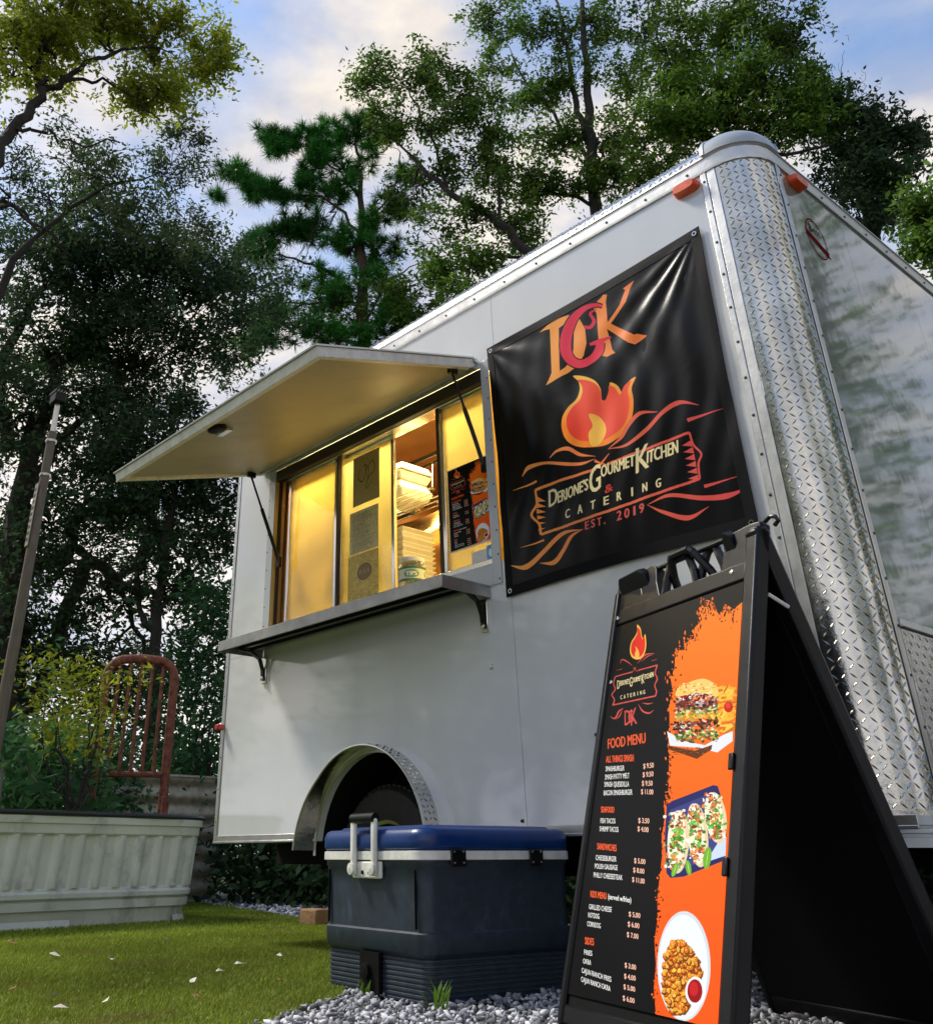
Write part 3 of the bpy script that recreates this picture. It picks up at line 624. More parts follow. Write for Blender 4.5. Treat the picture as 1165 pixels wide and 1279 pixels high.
# trims beside the post
MB().box((-.222, -.0065, ZB+.03), (-.196, 0-.0005, ZT)).build('side_trim', M['alu'], tr, bevel=.003)
MB().box((-.194, -.0045, ZB+.03), (-.158, 0-.0005, ZT)).build('side_trim', M['alu'], tr, bevel=.002)
rivets([(-.209, -.0065, z) for z in np.arange(ZB+.12, ZT-.02, .145)], (0, -1, 0), tr, .006, .003, M['gasket'])
MB().box((.0005, .160, ZB+.03), (.007, .174, ZT)).build('front_trim', M['alu'], tr, bevel=.003)
MB().box((.0005, .177, ZB+.03), (.005, .196, ZT)).build('front_trim', M['alu'], tr, bevel=.002)
rivets([(.006, .186, z) for z in np.arange(ZB+.12, ZT-.02, .145)], (1, 0, 0), tr, .005, .003, M['gasket'])
# roof edge: strip then quarter round, swept along side, corner, front
def edge_path(s):   # s in metres from the rear; returns xy, outward normal
    a = LN-RR_
    if s < a: return Vector((-LN+s, 0, 0)), Vector((0, -1, 0))
    s -= a
    if s < AL:
        th = s/AL*math.pi/2; return Vector((-RR_+RR_*math.sin(th), RR_-RR_*math.cos(th), 0)), Vector((math.sin(th), -math.cos(th), 0))
    s -= AL; return Vector((0, RR_+s, 0)), Vector((1, 0, 0))
def edge_pt(s, k, h=0):
    """k 0..1 up the quarter round"""
    p, n_ = edge_path(s); th = k*math.pi/2; r = .095
    return p + n_*(-r + (r+h)*math.cos(th)) + Vector((0, 0, ZT+.058+(r+h)*math.sin(th)))
def sweep(name, s0, s1, ns, prof, m, **kw):
    def fn(u, v):
        s = s0+(s1-s0)*u; p, n_ = edge_path(s); i = v*(len(prof)-1); i0 = min(int(i), len(prof)-2); t = i-i0
        o = prof[i0][0]*(1-t)+prof[i0+1][0]*t; z = prof[i0][1]*(1-t)+prof[i0+1][1]*t
        return p + n_*o + Vector((0, 0, z))
    return MB().grid(fn, ns, len(prof)-1).build(name, m, tr, **kw)
strip = [(0, ZT-.014), (.008, ZT-.012), (.009, ZT-.002), (.004, ZT), (.005, ZT+.05), (.010, ZT+.054), (.008, ZT+.062), (0, ZT+.063)]
S1 = LN-RR_-.03; S2 = LN-RR_+AL+.03; S3 = LN-RR_+AL+WD-RR_*2
sweep('roof_rail', 0, S3, 120, strip, M['alu'])
rd = [( -.095+.095*math.cos(t), ZT+.058+.095*math.sin(t)) for t in np.linspace(0, math.pi/2, 9)]
sweep('roof_edge_plate', 0, S1, 40, rd, M['plate'], ang=60)
treads(lambda u, v, h: edge_pt(u, v/.149, h+.0005), 0, S1, .006, .146, parent=tr, name='roof_edge_tread', pitch=.0245, ln=.0265, w=.0052, h=.0030)
sweep('roof_front_edge', S2, S3, 30, rd, M['white'], ang=60)
cap = [(-.102+.116*math.cos(t), ZT+.062+.118*math.sin(t)) for t in np.linspace(0, math.pi/2, 10)]
sweep('corner_cap', S1-.01, S2+.01, 20, [(.0,ZT+.055)]+cap, M['white'], ang=60)
for s in (S1-.012, S2+.0):
    sweep('cap_band', s, s+.014, 2, [(o*1+.003, z+.003) for o, z in cap], M['alu'], ang=60)
rivets([edge_path(s)[0]+edge_path(s)[1]*.0055+Vector((0, 0, ZT+.02)) for s in np.arange(.1, LN-RR_-.05, .2)], (0, -1, 0), tr, .006, .003, M['gasket'])
rivets([(.0055, y, ZT+.02) for y in np.arange(.35, 1.8, .2)], (1, 0, 0), tr, .006, .003, M['gasket'])
# marker lamps
def marker(c, ax, nrm, m=M['orange']):
    c, ax, nrm = Vector(c), Vector(ax), Vector(nrm); up = Vector((0, 0, 1)); b = MB(); pr = []
    for k in range(24):
        a = 2*math.pi*k/24; x = .052*math.copysign(abs(math.cos(a))**.55, math.cos(a)); z = .022*math.copysign(abs(math.sin(a))**.6, math.sin(a)); pr.append((x, z))
    for i, (sc_, h_) in enumerate([(1.06, 0), (1.06, .010), (1, .012), (.97, .028), (.85, .038)]):
        for x, z in pr: b.v.append(tuple(c+ax*x*sc_+up*z*sc_+nrm*h_))
    for i in range(4):
        for k in range(24): b.f.append((i*24+k, i*24+(k+1) % 24, (i+1)*24+(k+1) % 24, (i+1)*24+k))
    b.f.append(tuple(96+k for k in range(24)))
    return b.build('marker_light', m, tr)
marker((-.285, 0, ZT-.044), (1, 0, 0), (0, -1, 0)); marker((0, .30, ZT-.040), (0, 1, 0), (1, 0, 0))
MB().box((-LN-.003, -.05, 1.02), (-LN+.035, -.006, 1.05)).build('red_side_marker', M['red'], tr, bevel=.006)
# tread plate stone guard, low on the front
MB().box((.0006, .2, ZB+.035), (.004, WD-.1, ZB+.55)).build('stone_guard', M['plate'], tr, smooth=False)
treads(lambda u, v, h: (.0042+h, u, v), .21, WD-.12, ZB+.04, ZB+.55, parent=tr, name='stone_guard_tread', pitch=.026, ln=.02, w=.0055, h=.0022)
MB().box((.0006, .2, ZB+.553), (.014, WD-.1, ZB+.578)).build('guard_trim', M['alu'], tr, bevel=.003)
# emblem
em = MB(); ce = (.387, 2.545)
def ring(b, r0, r1, x):
    n = 48; v = []
    for r in (r0, r1):
        for k in range(n): a = 2*math.pi*k/n; v.append((x, ce[0]+r*.86*math.cos(a), ce[1]+r*math.sin(a)))
    b.add(v, [(k, (k+1) % n, n+(k+1) % n, n+k) for k in range(n)])
ink = mat('emblem_red_ink', (.16, .004, .004), .9, spec=.05); ink2 = mat('emblem_dark_ink', (.01, .01, .015), .7, spec=.05)
ring(em, .088, .094, .0015); ring(em, .080, .082, .0015)
em.prism([(ce[0]-.088, ce[1]+.020), (ce[0]-.06, ce[1]+.012), (ce[0]+.06, ce[1]-.028), (ce[0]+.088, ce[1]-.034), (ce[0]+.076, ce[1]-.044), (ce[0]+.088, ce[1]-.060), (ce[0]+.06, ce[1]-.056), (ce[0]-.06, ce[1]-.016), (ce[0]-.088, ce[1]-.008), (ce[0]-.078, ce[1]+.004)], fyz, .0014, .0022)
emo = em.build('emblem', ink, tr, smooth=False)
tb = MB(); T_ = glyphs("Best")
for t in T_[0]: tb.add([(.0016, ce[0]-.045+p[0]*.088/T_[1], ce[1]+.022+p[1]*.055) for p in t], [(0, 1, 2)])
tb.build('emblem_lettering', ink2, emo, smooth=False)
# wheel arch flare of bent tread plate, standing proud of the side
def flare(a, y, dr=0):
    ang_ = math.pi*.985*(1-a)+.02; r = RA+.012+dr+(.05*max(0, 1-a*4))*(-y/.085)
    return Vector((XC+r*math.cos(ang_), y, ZC+.01+r*math.sin(ang_)))
fm = MB().grid(lambda u, v: flare(u, -.085*v, 0), 40, 2); fm.grid(lambda u, v: flare(1-u, -.085*v, .003), 40, 2)
fl = fm.build('wheel_arch_flare', M['plate'], tr, ang=60)
treads(lambda u, v, h: flare(u/1.3, -v, .0035+h), 0, 1.3, .006, .08, parent=tr, name='flare_tread', pitch=.0245)
rg = MB(); nA = 36
rg.grid(lambda u, v: (XC+(RA-.004+v*.018)*math.cos(math.pi*(1-u)), -.003, ZC+(RA-.004+v*.018)*math.sin(math.pi*(1-u))), nA, 1)
rg.build('wheel_arch_flange', M['alu'], tr)
MB().tube([flare(u, -.085, .0) for u in np.linspace(0, 1, 40)], .005, 6).build('flare_rim', M['alu'], tr)
ww = MB().grid(lambda u, v: (XC+(RA+.006)*math.cos(math.pi*1.08*u-.12), .036+.32*v, ZC+(RA+.006)*math.sin(math.pi*1.08*u-.12)), 30, 1)
ww.prism([(XC+(RA+.006)*math.cos(a), ZC+(RA+.006)*math.sin(a)) for a in np.linspace(-.12, math.pi+.12, 30)], fxz, .356, .37).build('wheel_well', M['chassis'], tr, ang=50)
def wheel(y, s):
    w = MB(); pr = [(.20, -.09), (.27, -.1), (.32, -.095), (.335, -.075), (.34, 0), (.335, .075), (.32, .095), (.27, .1), (.2, .09)]
    w.lathe(pr, (XC, y, .34), (0, 1, 0), 40); rt = w.build('wheel', M['dark'], tr)
    r = MB().lathe([(.205, .07), (.20, .085), (.185, .08), (.175, .03), (.15, .02), (.14, .05), (.06, .05), (.05, .08), (.001, .08)], (XC, y, .34), (0, -1 if s > 0 else 1, 0), 32); rm_ = r.build('rim', M['steel'], rt)
    for k in range(5): a = 2*math.pi*k/5; MB().lathe([(.014, .05), (.014, .07), (.001, .072)], (XC+.1*math.cos(a), y, .34+.1*math.sin(a)), (0, -1 if s > 0 else 1, 0), 6).build('wheel_nut', M['chrome'], rt)
    tb_ = MB()
    for k in range(60):
        a = 2*math.pi*k/60
        for q in (-.07, -.02, .03):
            e = Vector((math.cos(a), 0, math.sin(a))); tn = Vector((-math.sin(a), 0, math.cos(a)))
            tb_.obox(Vector((XC, y+q, .34))+e*.335-tn*.012, tn*.024, (0, .038, 0), e*.009)
    tb_.build('tyre_tread', M['dark'], rt, smooth=False, kind='stuff')
wheel(.16, 1); wheel(WD-.16, -1)
MB().tube([(XC, .2, .34), (XC, WD-.2, .34)], .035, 10).build('axle', M['chassis'], tr)
for y in (.42, WD-.42): MB().box((-LN+.02, y-.03, ZB-.1), (-.02, y+.03, ZB-.001)).build('chassis_rail', M['chassis'], tr)
for x in np.arange(-LN+.1, -.1, .48): MB().box((x-.02, .45+.001, ZB-.06), (x+.02, WD-.451, ZB-.002)).build('cross_member', M['chassis'], tr)
MB().box((-.4, .3, .0), (-.34, .36, ZB-.1)).build('support_leg', M['chassis'], tr); MB().box((-LN+.2, WD-.5, 0), (-LN+.26, WD-.44, ZB-.1)).build('support_leg', M['chassis'], tr)
# tongue at the front
MB().tube([(-.1, .45, .41), (1.3, WD/2, .41)], .045, 4).build('tongue', M['chassis'], tr); MB().tube([(-.1, WD-.45, .41), (1.3, WD/2, .41)], .045, 4).build('tongue', M['chassis'], tr)

# --- interior
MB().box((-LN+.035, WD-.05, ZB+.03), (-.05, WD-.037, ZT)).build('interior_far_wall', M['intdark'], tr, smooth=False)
MB().box((-LN+.031, .04, ZB+.03), (-LN+.045, .95, ZT)).build('interior_rear_wall', M['interior'], tr, smooth=False)
MB().box((-LN+.031, .951, ZB+.03), (-LN+.047, WD-.05, ZT)).build('interior_rear_wall', M['intdark'], tr, smooth=False)  # deep part of the same wall; its shade is put into the colour
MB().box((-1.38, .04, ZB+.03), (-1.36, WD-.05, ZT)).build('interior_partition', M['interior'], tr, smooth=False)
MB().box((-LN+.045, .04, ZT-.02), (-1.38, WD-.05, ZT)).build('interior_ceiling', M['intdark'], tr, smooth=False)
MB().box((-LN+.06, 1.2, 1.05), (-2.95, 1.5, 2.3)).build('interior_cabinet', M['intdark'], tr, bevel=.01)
for z in (1.60, 2.025): MB().box((-LN+.046, .14, z), (-3.22, .80, z+.015)).build('interior_shelf', M['chrome'], tr, bevel=.004)
# window: flange, jambs, tracks, sashes
b = MB()
for q in [((wl-.064, wb-.12), (wl-.0, wt+.1)), ((wr, wb-.12), (wr+.05, wt+.1)), ((wl, wt+.07), (wr, wt+.10)), ((wl, wb-.12), (wr, wb-.028))]:
    b.box((q[0][0], -.006, q[0][1]), (q[1][0], -.0004, q[1][1]))
fr = b.build('window_frame', M['white'], tr, bevel=.0015)
rivets([(wr+.038, -.006, z) for z in np.arange(wb-.1, wt+.09, .105)], (0, -1, 0), fr, .0045, .002, M['gasket'])
rivets([(wl-.052, -.006, z) for z in np.arange(wb-.1, wt+.09, .105)], (0, -1, 0), fr, .0045, .002, M['gasket'])
MB().box((wl-.02, -.004, wb-.025), (wl, .16, wt+.06)).build('window_jamb', M['interior'], fr); MB().box((wr, -.004, wb-.025), (wr+.012, .16, wt+.06)).build('window_jamb', M['interior'], fr)
for y0 in (.022, .085): MB().box((wl+.0005, y0, wb), (wl+.016, y0+.014, wt)).build('gasket_strip', M['gasket'], fr)
MB().box((wl, -.0035, wt+.001), (wr, .03, wt+.069)).build('upper_track', M['gasket'], fr, bevel=.004)
MB().box((wl, .034, wt+.001), (wr, .12, wt+.055)).build('upper_track', M['chrome'], fr, bevel=.003)
MB().box((wl, .0, wb-.028), (wr, .14, wb-.002)).build('lower_track', M['chrome'], fr, bevel=.003)
d1, d2, d3 = -2.629, -2.194, -1.797
def sash(x0, x1, y, gm_):
    w = .023; b = MB()
    b.box((x0, y, wb), (x0+w, y+.02, wt)); b.box((x1-w, y, wb), (x1, y+.02, wt)); b.box((x0+w, y+.001, wt-.012), (x1-w, y+.019, wt)); b.box((x0+w, y+.001, wb), (x1-w, y+.019, wb+.012))
    o = b.build('sash', M['chrome'], fr, bevel=.003)
    MB().box((x0+w, y+.008, wb+.012), (x1-w, y+.012, wt-.012)).build('pane', gm_, fr, smooth=False)
sash(wl+.07, d1+.01, .045, M['glass']); sash(d1-.012, d2+.012, .075, M['glass2']); sash(d3-.006, wr-.002, .045, M['glass2'])
MB().box((d1+.014, .04, wb), (d1+.026, .062, wt)).build('gasket_strip', M['gasket'], fr); MB().box((d3-.03, .045, wb), (d3-.012, .066, wt)).build('gasket_strip', M['gasket'], fr)
MB().box((wl+.026, .05, wb), (wl+.062, .1, wt)).build('window_jamb', M['copper'], fr)
# ceiling lamp and its light, then an added fill light
MB().box((-3.3, .24, 2.60), (-1.5, .33, 2.615)).build('lamp_housing', M['white'], tr); lt = MB().box((-3.28, .25, 2.575), (-1.52, .32, 2.599)).build('lamp_tube', M['tube'], tr)
def area(name, loc, rot, sx, sy, e, col):
    d = bpy.data.lights.new(name, 'AREA'); d.shape = 'RECTANGLE'; d.size = sx; d.size_y = sy; d.energy = e; d.color = col
    o = bpy.data.objects.new(name, d); C.objects.link(o); o.location = loc; o.rotation_euler = rot; return o
area('lamp_and_fill', (-2.4, .285, 2.57), (0, 0, 0), 1.7, .06, 38, (1, .82, .38))
area('lamp_and_fill', (-2.4, 1.3, 2.7), (0, 0, 0), 1.5, .3, 26, (1, .70, .28))  # added fill with no fixture, brightens the deep interior

# --- raised awning flap
hy, hz, oy, oz = -.012, 2.462, -.93, 2.2
ax0, ax1 = -3.30, -1.485
def aw(x, t, h=0):
    d = Vector((0, oy-hy, oz-hz)); n_ = Vector((0, -d.z, d.y)).normalized(); n_ = n_ if n_.z > 0 else -n_
    return Vector((x, hy, hz))+d*t+n_*h
def awbox(x0, x1, t0, t1, h0, h1): return MB().add([aw(x, t, h) for h in (h0, h1) for x, t in ((x0, t0), (x1, t0), (x1, t1), (x0, t1))], [(0,1,2,3),(7,6,5,4),(0,4,5,1),(1,5,6,2),(2,6,7,3),(3,7,4,0)])
awn = awbox(ax0+.002, ax1-.002, .01, .998, .004, .030).build('awning_flap', M['cream'], tr, bevel=.002, smooth=False)
for a in [(ax0, ax1, .965, 1.0), (ax0, ax1, .0, .03)]: awbox(a[0], a[1], a[2], a[3], -.012, .034).build('awning_rim', M['alu'] if a[2] < .5 else M['offw'], awn, bevel=.002, smooth=False)
for a in [(ax0, ax0+.03), (ax1-.03, ax1)]: awbox(a[0], a[1], .031, .964, -.012, .034).build('awning_rim', M['offw'], awn, bevel=.002, smooth=False)
awbox(ax0-.006, ax1+.006, .0, 1.008, .0345, .042).build('awning_skin', M['alu'], awn, smooth=False)
MB().tube([(ax0-.01, -.014, 2.485), (ax1+.01, -.014, 2.485)], .012, 8).build('hinge', M['alu'], awn)
pl = aw(-2.42, .90, -.006); lm = MB().lathe([(.045, .012), (.048, 0), (.044, -.012), (.025, -.02), (.001, -.022)], pl, (0, -.27, 1), 20).build('awning_lamp', M['iron'], awn)
MB().obox(aw(-2.50, .82, -.02), (.1, 0, 0), aw(0, .04, 0)-aw(0, 0, 0), aw(0, 0, .018)-aw(0, 0, 0)).build('lamp_base', M['chrome'], lm)
for x, z, xs in [(-3.24, 1.87, -3.085), (-1.53, 1.95, -1.478)]:
    a = aw(x, .13, -.02); bq = Vector((xs, .0, z)); dd = (bq-a)
    o = MB().tube([a, a+dd*.42], .006, 8).build('gas_strut', M['iron'], tr); MB().tube([a+dd*.40, bq], .0105, 10).build('strut_cylinder', M['blackp'], o)
    MB().box(a+Vector((-.012, -.02, -.012)), a+Vector((.012, .03, .02))).build('strut_bracket', M['iron'], o, bevel=.003)
    MB().box(bq+Vector((-.014, -.01, -.03)), bq+Vector((.014, .008, .03))).build('strut_bracket', M['iron'], o, bevel=.003)

# --- serving shelf
sh = MB().box((-3.2, -.278, 1.402), (-1.482, -.003, 1.410)).box((-3.2, -.285, 1.358), (-1.482, -.2785, 1.410)).build('serving_shelf', M['shelf'], tr, bevel=.002)
MB().box((-3.198, -.277, 1.358), (-3.194, -.003, 1.4015)).build('shelf_end', M['shelf'], sh); MB().box((-1.488, -.277, 1.358), (-1.483, -.003, 1.4015)).build('shelf_end', M['shelf'], sh)
for y in (-.22, -.15, -.08): MB().box((-3.19, y-.012, 1.385), (-1.49, y+.012, 1.4015)).build('shelf_rib', M['iron'], sh)
for x in (-3.165, -1.52):
    pts = [(x, -.19, 1.375), (x, -.10, 1.368), (x, -.045, 1.34), (x, -.025, 1.29), (x, -.02, 1.235)]
    o = MB(); 
    for p, q in zip(pts, pts[1:]): o.add([(p[0]-.013, p[1], p[2]), (p[0]+.013, p[1], p[2]), (q[0]+.013, q[1], q[2]), (q[0]-.013, q[1], q[2]), (p[0]-.013, p[1]+.006, p[2]+.01), (p[0]+.013, p[1]+.006, p[2]+.01), (q[0]+.013, q[1]+.008, q[2]), (q[0]-.013, q[1]+.008, q[2])], [(0,1,2,3),(7,6,5,4),(0,3,7,4),(1,5,6,2),(0,4,5,1),(3,2,6,7)])
    o.build('shelf_bracket', M['iron'], sh); MB().box((x-.018, -.012, 1.22), (x+.018, -.0005, 1.36)).build('bracket_plate', M['chrome'], sh, bevel=.003)
    MB().lathe([(.012, 0), (.012, .012), (.001, .016)], (x, -.014, 1.245), (0, -1, 0), 12).build('bracket_bolt', M['chrome'], sh)
# dents and screws on the side sheet
sc1 = MB().lathe([(.012, 0), (.010, .002), (.001, .003)], (-1.505, -.0005, 1.08), (0, -1, 0), 12).build('screw_head', M['steel'], tr)
MB().lathe([(.006, 0), (.005, .002), (.001, .003)], (-1.02, -.0005, .78), (0, -1, 0), 12).build('screw_head', M['gasket'], tr)

# ------------------------------------------------------------------ banner
bTL, bTR, bBR, bBL = (-1.403, 2.514), (-.263, 2.568), (-.264, 1.350), (-1.385, 1.338)
def ban(u, v):
    e = .010*math.sin(v*math.pi)      # hem sags in between its eyelets
    x = (bTL[0]*(1-u)+bTR[0]*u)*(1-v)+(bBL[0]*(1-u)+bBR[0]*u)*v; z = (bTL[1]*(1-u)+bTR[1]*u)*(1-v)+(bBL[1]*(1-u)+bBR[1]*u)*v
    x += (.5-u)*2*e*(1 if u < .5 else .6)*abs(u-.5)*2; z -= .012*math.sin(u*math.pi)*(1-2*v)
    a = math.atan2((1-u), v+1e-6); d = math.hypot(1-u, v)
    w = .0042*math.sin(a*21+1.2)*math.exp(-((a-.85)/.42)**2)*min(1, d*5)*math.exp(-d*1.1)
    w += .003*math.sin(math.atan2(u, v+1e-6)*13)*math.exp(-math.hypot(u, v)*3.2)*min(1, u*8+v*8)
    w += .006*math.sin(u*7+v*4)*math.sin(v*math.pi)*math.sin(u*math.pi) + .0025*math.sin(u*23-v*17)*math.sin(v*math.pi)
    w += .0018*math.sin(u*61+v*13+math.sin(v*9)*2)*math.sin(v*math.pi)
    return Vector((x, -.014-w*1.0-.008*math.sin(u*math.pi)*math.sin(v*math.pi), z))
bo = MB().grid(ban, 150, 150); bo.grid(lambda u, v: ban(1-u, v)+Vector((0, .0022, 0)), 20, 20)
bo = bo.build('banner', banner_print, ang=180); tag(bo, 'square black vinyl banner with orange flame logo hung beside the serving window', 'banner')
BX0, BX1, BZ0, BZ1 = -1.42, -.24, 2.60, 1.34
setuv(bo, lambda c: ((c.x-BX0)/(BX1-BX0), 1-(c.z-BZ0)/(BZ1-BZ0)))
for u, v in [(.02, .018), (.98, .018), (.98, .982), (.02, .982)]:
    MB().lathe([(.011, .001), (.010, .004), (.006, .004), (.005, -.001)], ban(u, v), (0, -1, 0), 16).build('eyelet', M['chrome'], bo)
hemm = mat('banner_hem', (.003, .003, .004), .5, spec=.1, bump=.3, bscale=200, bdist=.002)
for (u0, v0, u1, v1) in [(0, 0, 1, .035), (0, .965, 1, 1), (0, .035, .03, .965), (.965, .035, 1, .965)]:
    MB().grid(lambda a, c: ban(u0+(u1-u0)*a, v0+(v1-v0)*c)+Vector((0, -.0018, 0)), 60 if u1-u0 > .5 else 3, 60 if v1-v0 > .5 else 3).build('hem', hemm, bo, ang=180)

# window print, notices, sticker (lie on the glass: things of their own)
def flat(name, x0, x1, z0, z1, y, m, label, cat, uv=False, tilt=0):
    o = MB().grid(lambda a, c: (x0+(x1-x0)*a, y-.0015*math.sin(a*3.1), z0+(z1-z0)*c+tilt*a), 6, 6); o = o.build(name, m, ang=180); tag(o, label, cat)
    if uv: setuv(o, lambda c: ((c.x-x0)/(x1-x0), (c.z-z0-tilt*(c.x-x0)/(x1-x0))/(z1-z0)))
    return o
flat('menu_poster', -1.752, -1.492, 1.625, 2.015, .040, menu_print, 'small black and orange menu poster stuck inside the right window pane', 'poster', True, .004)
pw = mat('poster_border', (.7, .68, .6), .5); 
MB().box((-1.757, .0415, 1.619), (-1.487, .044, 2.021)).build('border', pw, bpy.data.objects['menu_poster'], smooth=False)
stc = Canvas(120, 150, srgb(70,160,210)); stc.ell(.45, .35, .22, .18, srgb(230,240,248)); stc.text('A', .3, .92, .7, .92, .3, srgb(235,240,245)); 
flat('window_sticker', -1.527, -1.475, 1.50, 1.60, .036, printmat('sticker_print', stc.image('sticker_print')), 'small blue and white sticker at the bottom corner of the right window pane', 'sticker', True)
wtc = mat('white_card', (.72, .72, .66), .5, noise=.1); flat('paper_card', -1.62, -1.528, 1.50, 1.59, .038, wtc, 'blank white card behind the sill left of the blue sticker', 'card')
nc1 = Canvas(200, 290, srgb(165,150,92)); 
for i in range(1500): nc1.ell(rng.random(), rng.random(), .012, .008, srgb(*[(176,160,100),(150,135,80)][i % 2]))
nc1.stroke([(.3,.25),(.2,.42),(.35,.55),(.5,.4),(.45,.22),(.6,.35),(.55,.6)], [.012,.02,.02,.02,.02,.02,.012], srgb(50,42,26)); nc1.stroke([(.5,.35),(.75,.2),(.82,.4),(.6,.52),(.5,.72),(.72,.62)], [.012,.02,.02,.02,.02,.01], srgb(50,42,26))
nc2 = Canvas(260, 360, srgb(205,195,140))
for i in range(40):
    y = .08+i*.0225; nc2.poly([(.1, y), (.1+rng.uniform(.4, .8), y), (.1+rng.uniform(.4, .8), y+.008), (.1, y+.008)], srgb(100,90,56))
for i in range(130): nc2.ell(rng.random(), rng.random(), .03, .006, srgb(*[(120,110,76),(185,170,110),(95,86,58)][i % 3]), rng.uniform(-1.5, 1.5))
nc3 = Canvas(240, 330, srgb(196,172,70))
for i in range(220): nc3.ell(rng.random(), rng.random(), .06, .012, srgb(*[(214,192,92),(176,150,52)][i % 2]), rng.uniform(-1.5, 1.5))
nc3.ell(.55, .42, .24, .18, srgb(96,76,34)); nc3.ell(.55, .42, .21, .155, srgb(120,98,46)); nc3.text('D G K', .38, .45, .72, .45, .08, srgb(190,160,80))
def paper(nm, cv, r=.4): return printmat(nm, cv.image(nm), r)
flat('paper_notice', -2.51, -2.29, 2.05, 2.33, .071, paper('notice_a', nc1), 'grey brown paper with a scribbled drawing, topmost on the middle window pane', 'notice', True)
flat('paper_notice', -2.535, -2.30, 1.79, 2.02, .071, paper('notice_b', nc2), 'crinkled sheet of faint print halfway down the middle window pane', 'notice', True)
flat('paper_notice', -2.545, -2.30, 1.545, 1.785, .071, paper('notice_c', nc3), 'yellow wrapped sheet with a round dark stamp, lowest on the middle window pane', 'notice', True)

# foam containers, jar, kitchen things
def foam_box(x, y, z, w, dd, h, inv=False):
    b = MB(); k = .82
    z0, z1 = (z+h, z) if inv else (z, z+h)
    b.add([(x-w/2*k, y-dd/2*k, z0), (x+w/2*k, y-dd/2*k, z0), (x+w/2*k, y+dd/2*k, z0), (x-w/2*k, y+dd/2*k, z0), (x-w/2, y-dd/2, z1), (x+w/2, y-dd/2, z1), (x+w/2, y+dd/2, z1), (x-w/2, y+dd/2, z1)],
          [(0,3,2,1),(4,5,6,7),(0,1,5,4),(1,2,6,5),(2,3,7,6),(3,0,4,7)]); return b
sx_, sy_ = -2.43, .36
wr_ = empty('wire_shelf', (sx_, sy_, 1.5), 'chrome wire rack inside the open window holding foam boxes', 'shelf')
for z in (1.61, 2.10):
    for k in range(6): MB().tube([(sx_-.3, sy_-.12+k*.05, z), (sx_+.25, sy_-.12+k*.05, z)], .004, 6).build('wire', M['chrome'], wr_)
for dx in (-.3, .25): MB().tube([(sx_+dx, sy_+.15, 1.4), (sx_+dx, sy_+.15, 2.5)], .009, 8).build('post', M['chrome'], wr_)
words = ['lowest', 'second from the bottom', 'third from the bottom', 'fourth from the bottom', 'fifth from the bottom', 'sixth from the bottom', 'sixth from the top', 'fifth from the top', 'fourth from the top', 'third from the top', 'second from the top', 'topmost']
for k in range(12):
    z = 1.625+k*.026; o = foam_box(sx_+.006*math.sin(k*3.1), sy_, z, .25, .24, .0255, False).build('foam_container', M['foam'], bevel=.004)
    tag(o, 'white foam takeout box, %s in the tall stack inside the open window' % words[k], 'container', 'foam boxes in the tall stack')
for k in range(4):
    z = 2.115+k*.05; o = foam_box(sx_+.01*math.sin(k*5), sy_, z, .24, .24, .048, k % 2).build('foam_container', M['foam'], bevel=.008)
    tag(o, 'large white foam box on the upper wire rack, %s of four' % ['lowest', 'second from the bottom', 'third from the bottom', 'topmost'][k], 'container', 'foam boxes on the upper rack')
for k in range(4):
    o = foam_box(-3.37+.01*math.sin(k*5), .31, 2.041+k*.05, .22, .2, .048, k % 2).build('foam_container', M['foam'], bevel=.008)
    tag(o, 'white foam box seen through the left window pane, %s of its stack' % ['lowest', 'second from the bottom', 'third from the bottom', 'topmost'][k], 'container', 'foam boxes behind the left pane')
bg_ = MB().grid(lambda u, v: (-3.46+.20*u+.02*math.sin(u*19+v*7), .30+.05*math.sin(u*9+v*13)+.03*math.sin(u*31-v*23), 1.617+.30*v*(1-.35*abs(u-.5))), 26, 26).build('glint_bag', mat('crinkled_clear_plastic', (.7, .62, .35), .12, bump=.6, bscale=40, bdist=.01), ang=25); tag(bg_, 'added crinkled bag for speckled highlights behind the bottom of the left window pane', 'bag')  # added crumpled sheet that makes the speckled highlights here
ct = MB().box((-3.3, .15, 1.42), (-1.45, .62, 1.455)).build('kitchen_counter', M['steel'], bevel=.004); tag(ct, 'steel counter running along the inside of the serving window', 'counter')
st = empty('steel_hood', (-2.1, .62, 1.46), 'bent warm toned steel sheet standing behind the open window', 'hood')
MB().grid(lambda u, v: (-2.80+u*.50, .62-.10*math.sin(v*2.6)+.03*math.sin(u*3), 1.62+v*.50), 14, 20).build('sheet', M['copper'], st, ang=60)
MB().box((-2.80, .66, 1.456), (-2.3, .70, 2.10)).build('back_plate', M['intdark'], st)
MB().box((-2.76, .5, 2.13), (-2.55, .56, 2.22)).build('control_box', M['iron'], st); MB().box((-2.74, .498, 2.15), (-2.6, .4995, 2.2)).build('label_plate', M['offw'], st)
ra = empty('utensil_rail', (-2.3, .9, 2.35), 'dark rail hung with ladles and hooks deep inside the open window', 'rail')
MB().tube([(-3.3, .9, 2.60), (-2.2, .9, 2.60)], .008, 8).build('rail', M['iron'], ra); MB().tube([(-3.3, .9, 2.66), (-2.2, .9, 2.66)], .012, 8).build('rail', M['iron'], ra)
for k in range(14):
    x = -3.2+k*.065; h = rng.uniform(.12, .3); MB().tube([(x, .89, 2.60), (x, .885, 2.60-h*.5), (x+.01, .87, 2.60-h)], .004, 6).build('utensil', M['chrome' if k % 2 else 'iron'], ra)
    MB().lathe([(.001, -.02), (.016, -.012), (.022, 0)], (x+.01, .87, 2.60-h), (0, 0, 1), 10).build('utensil_head', M['chrome' if k % 3 else 'iron'], ra)
jx, jy, jz = -2.02, .03, 1.5275
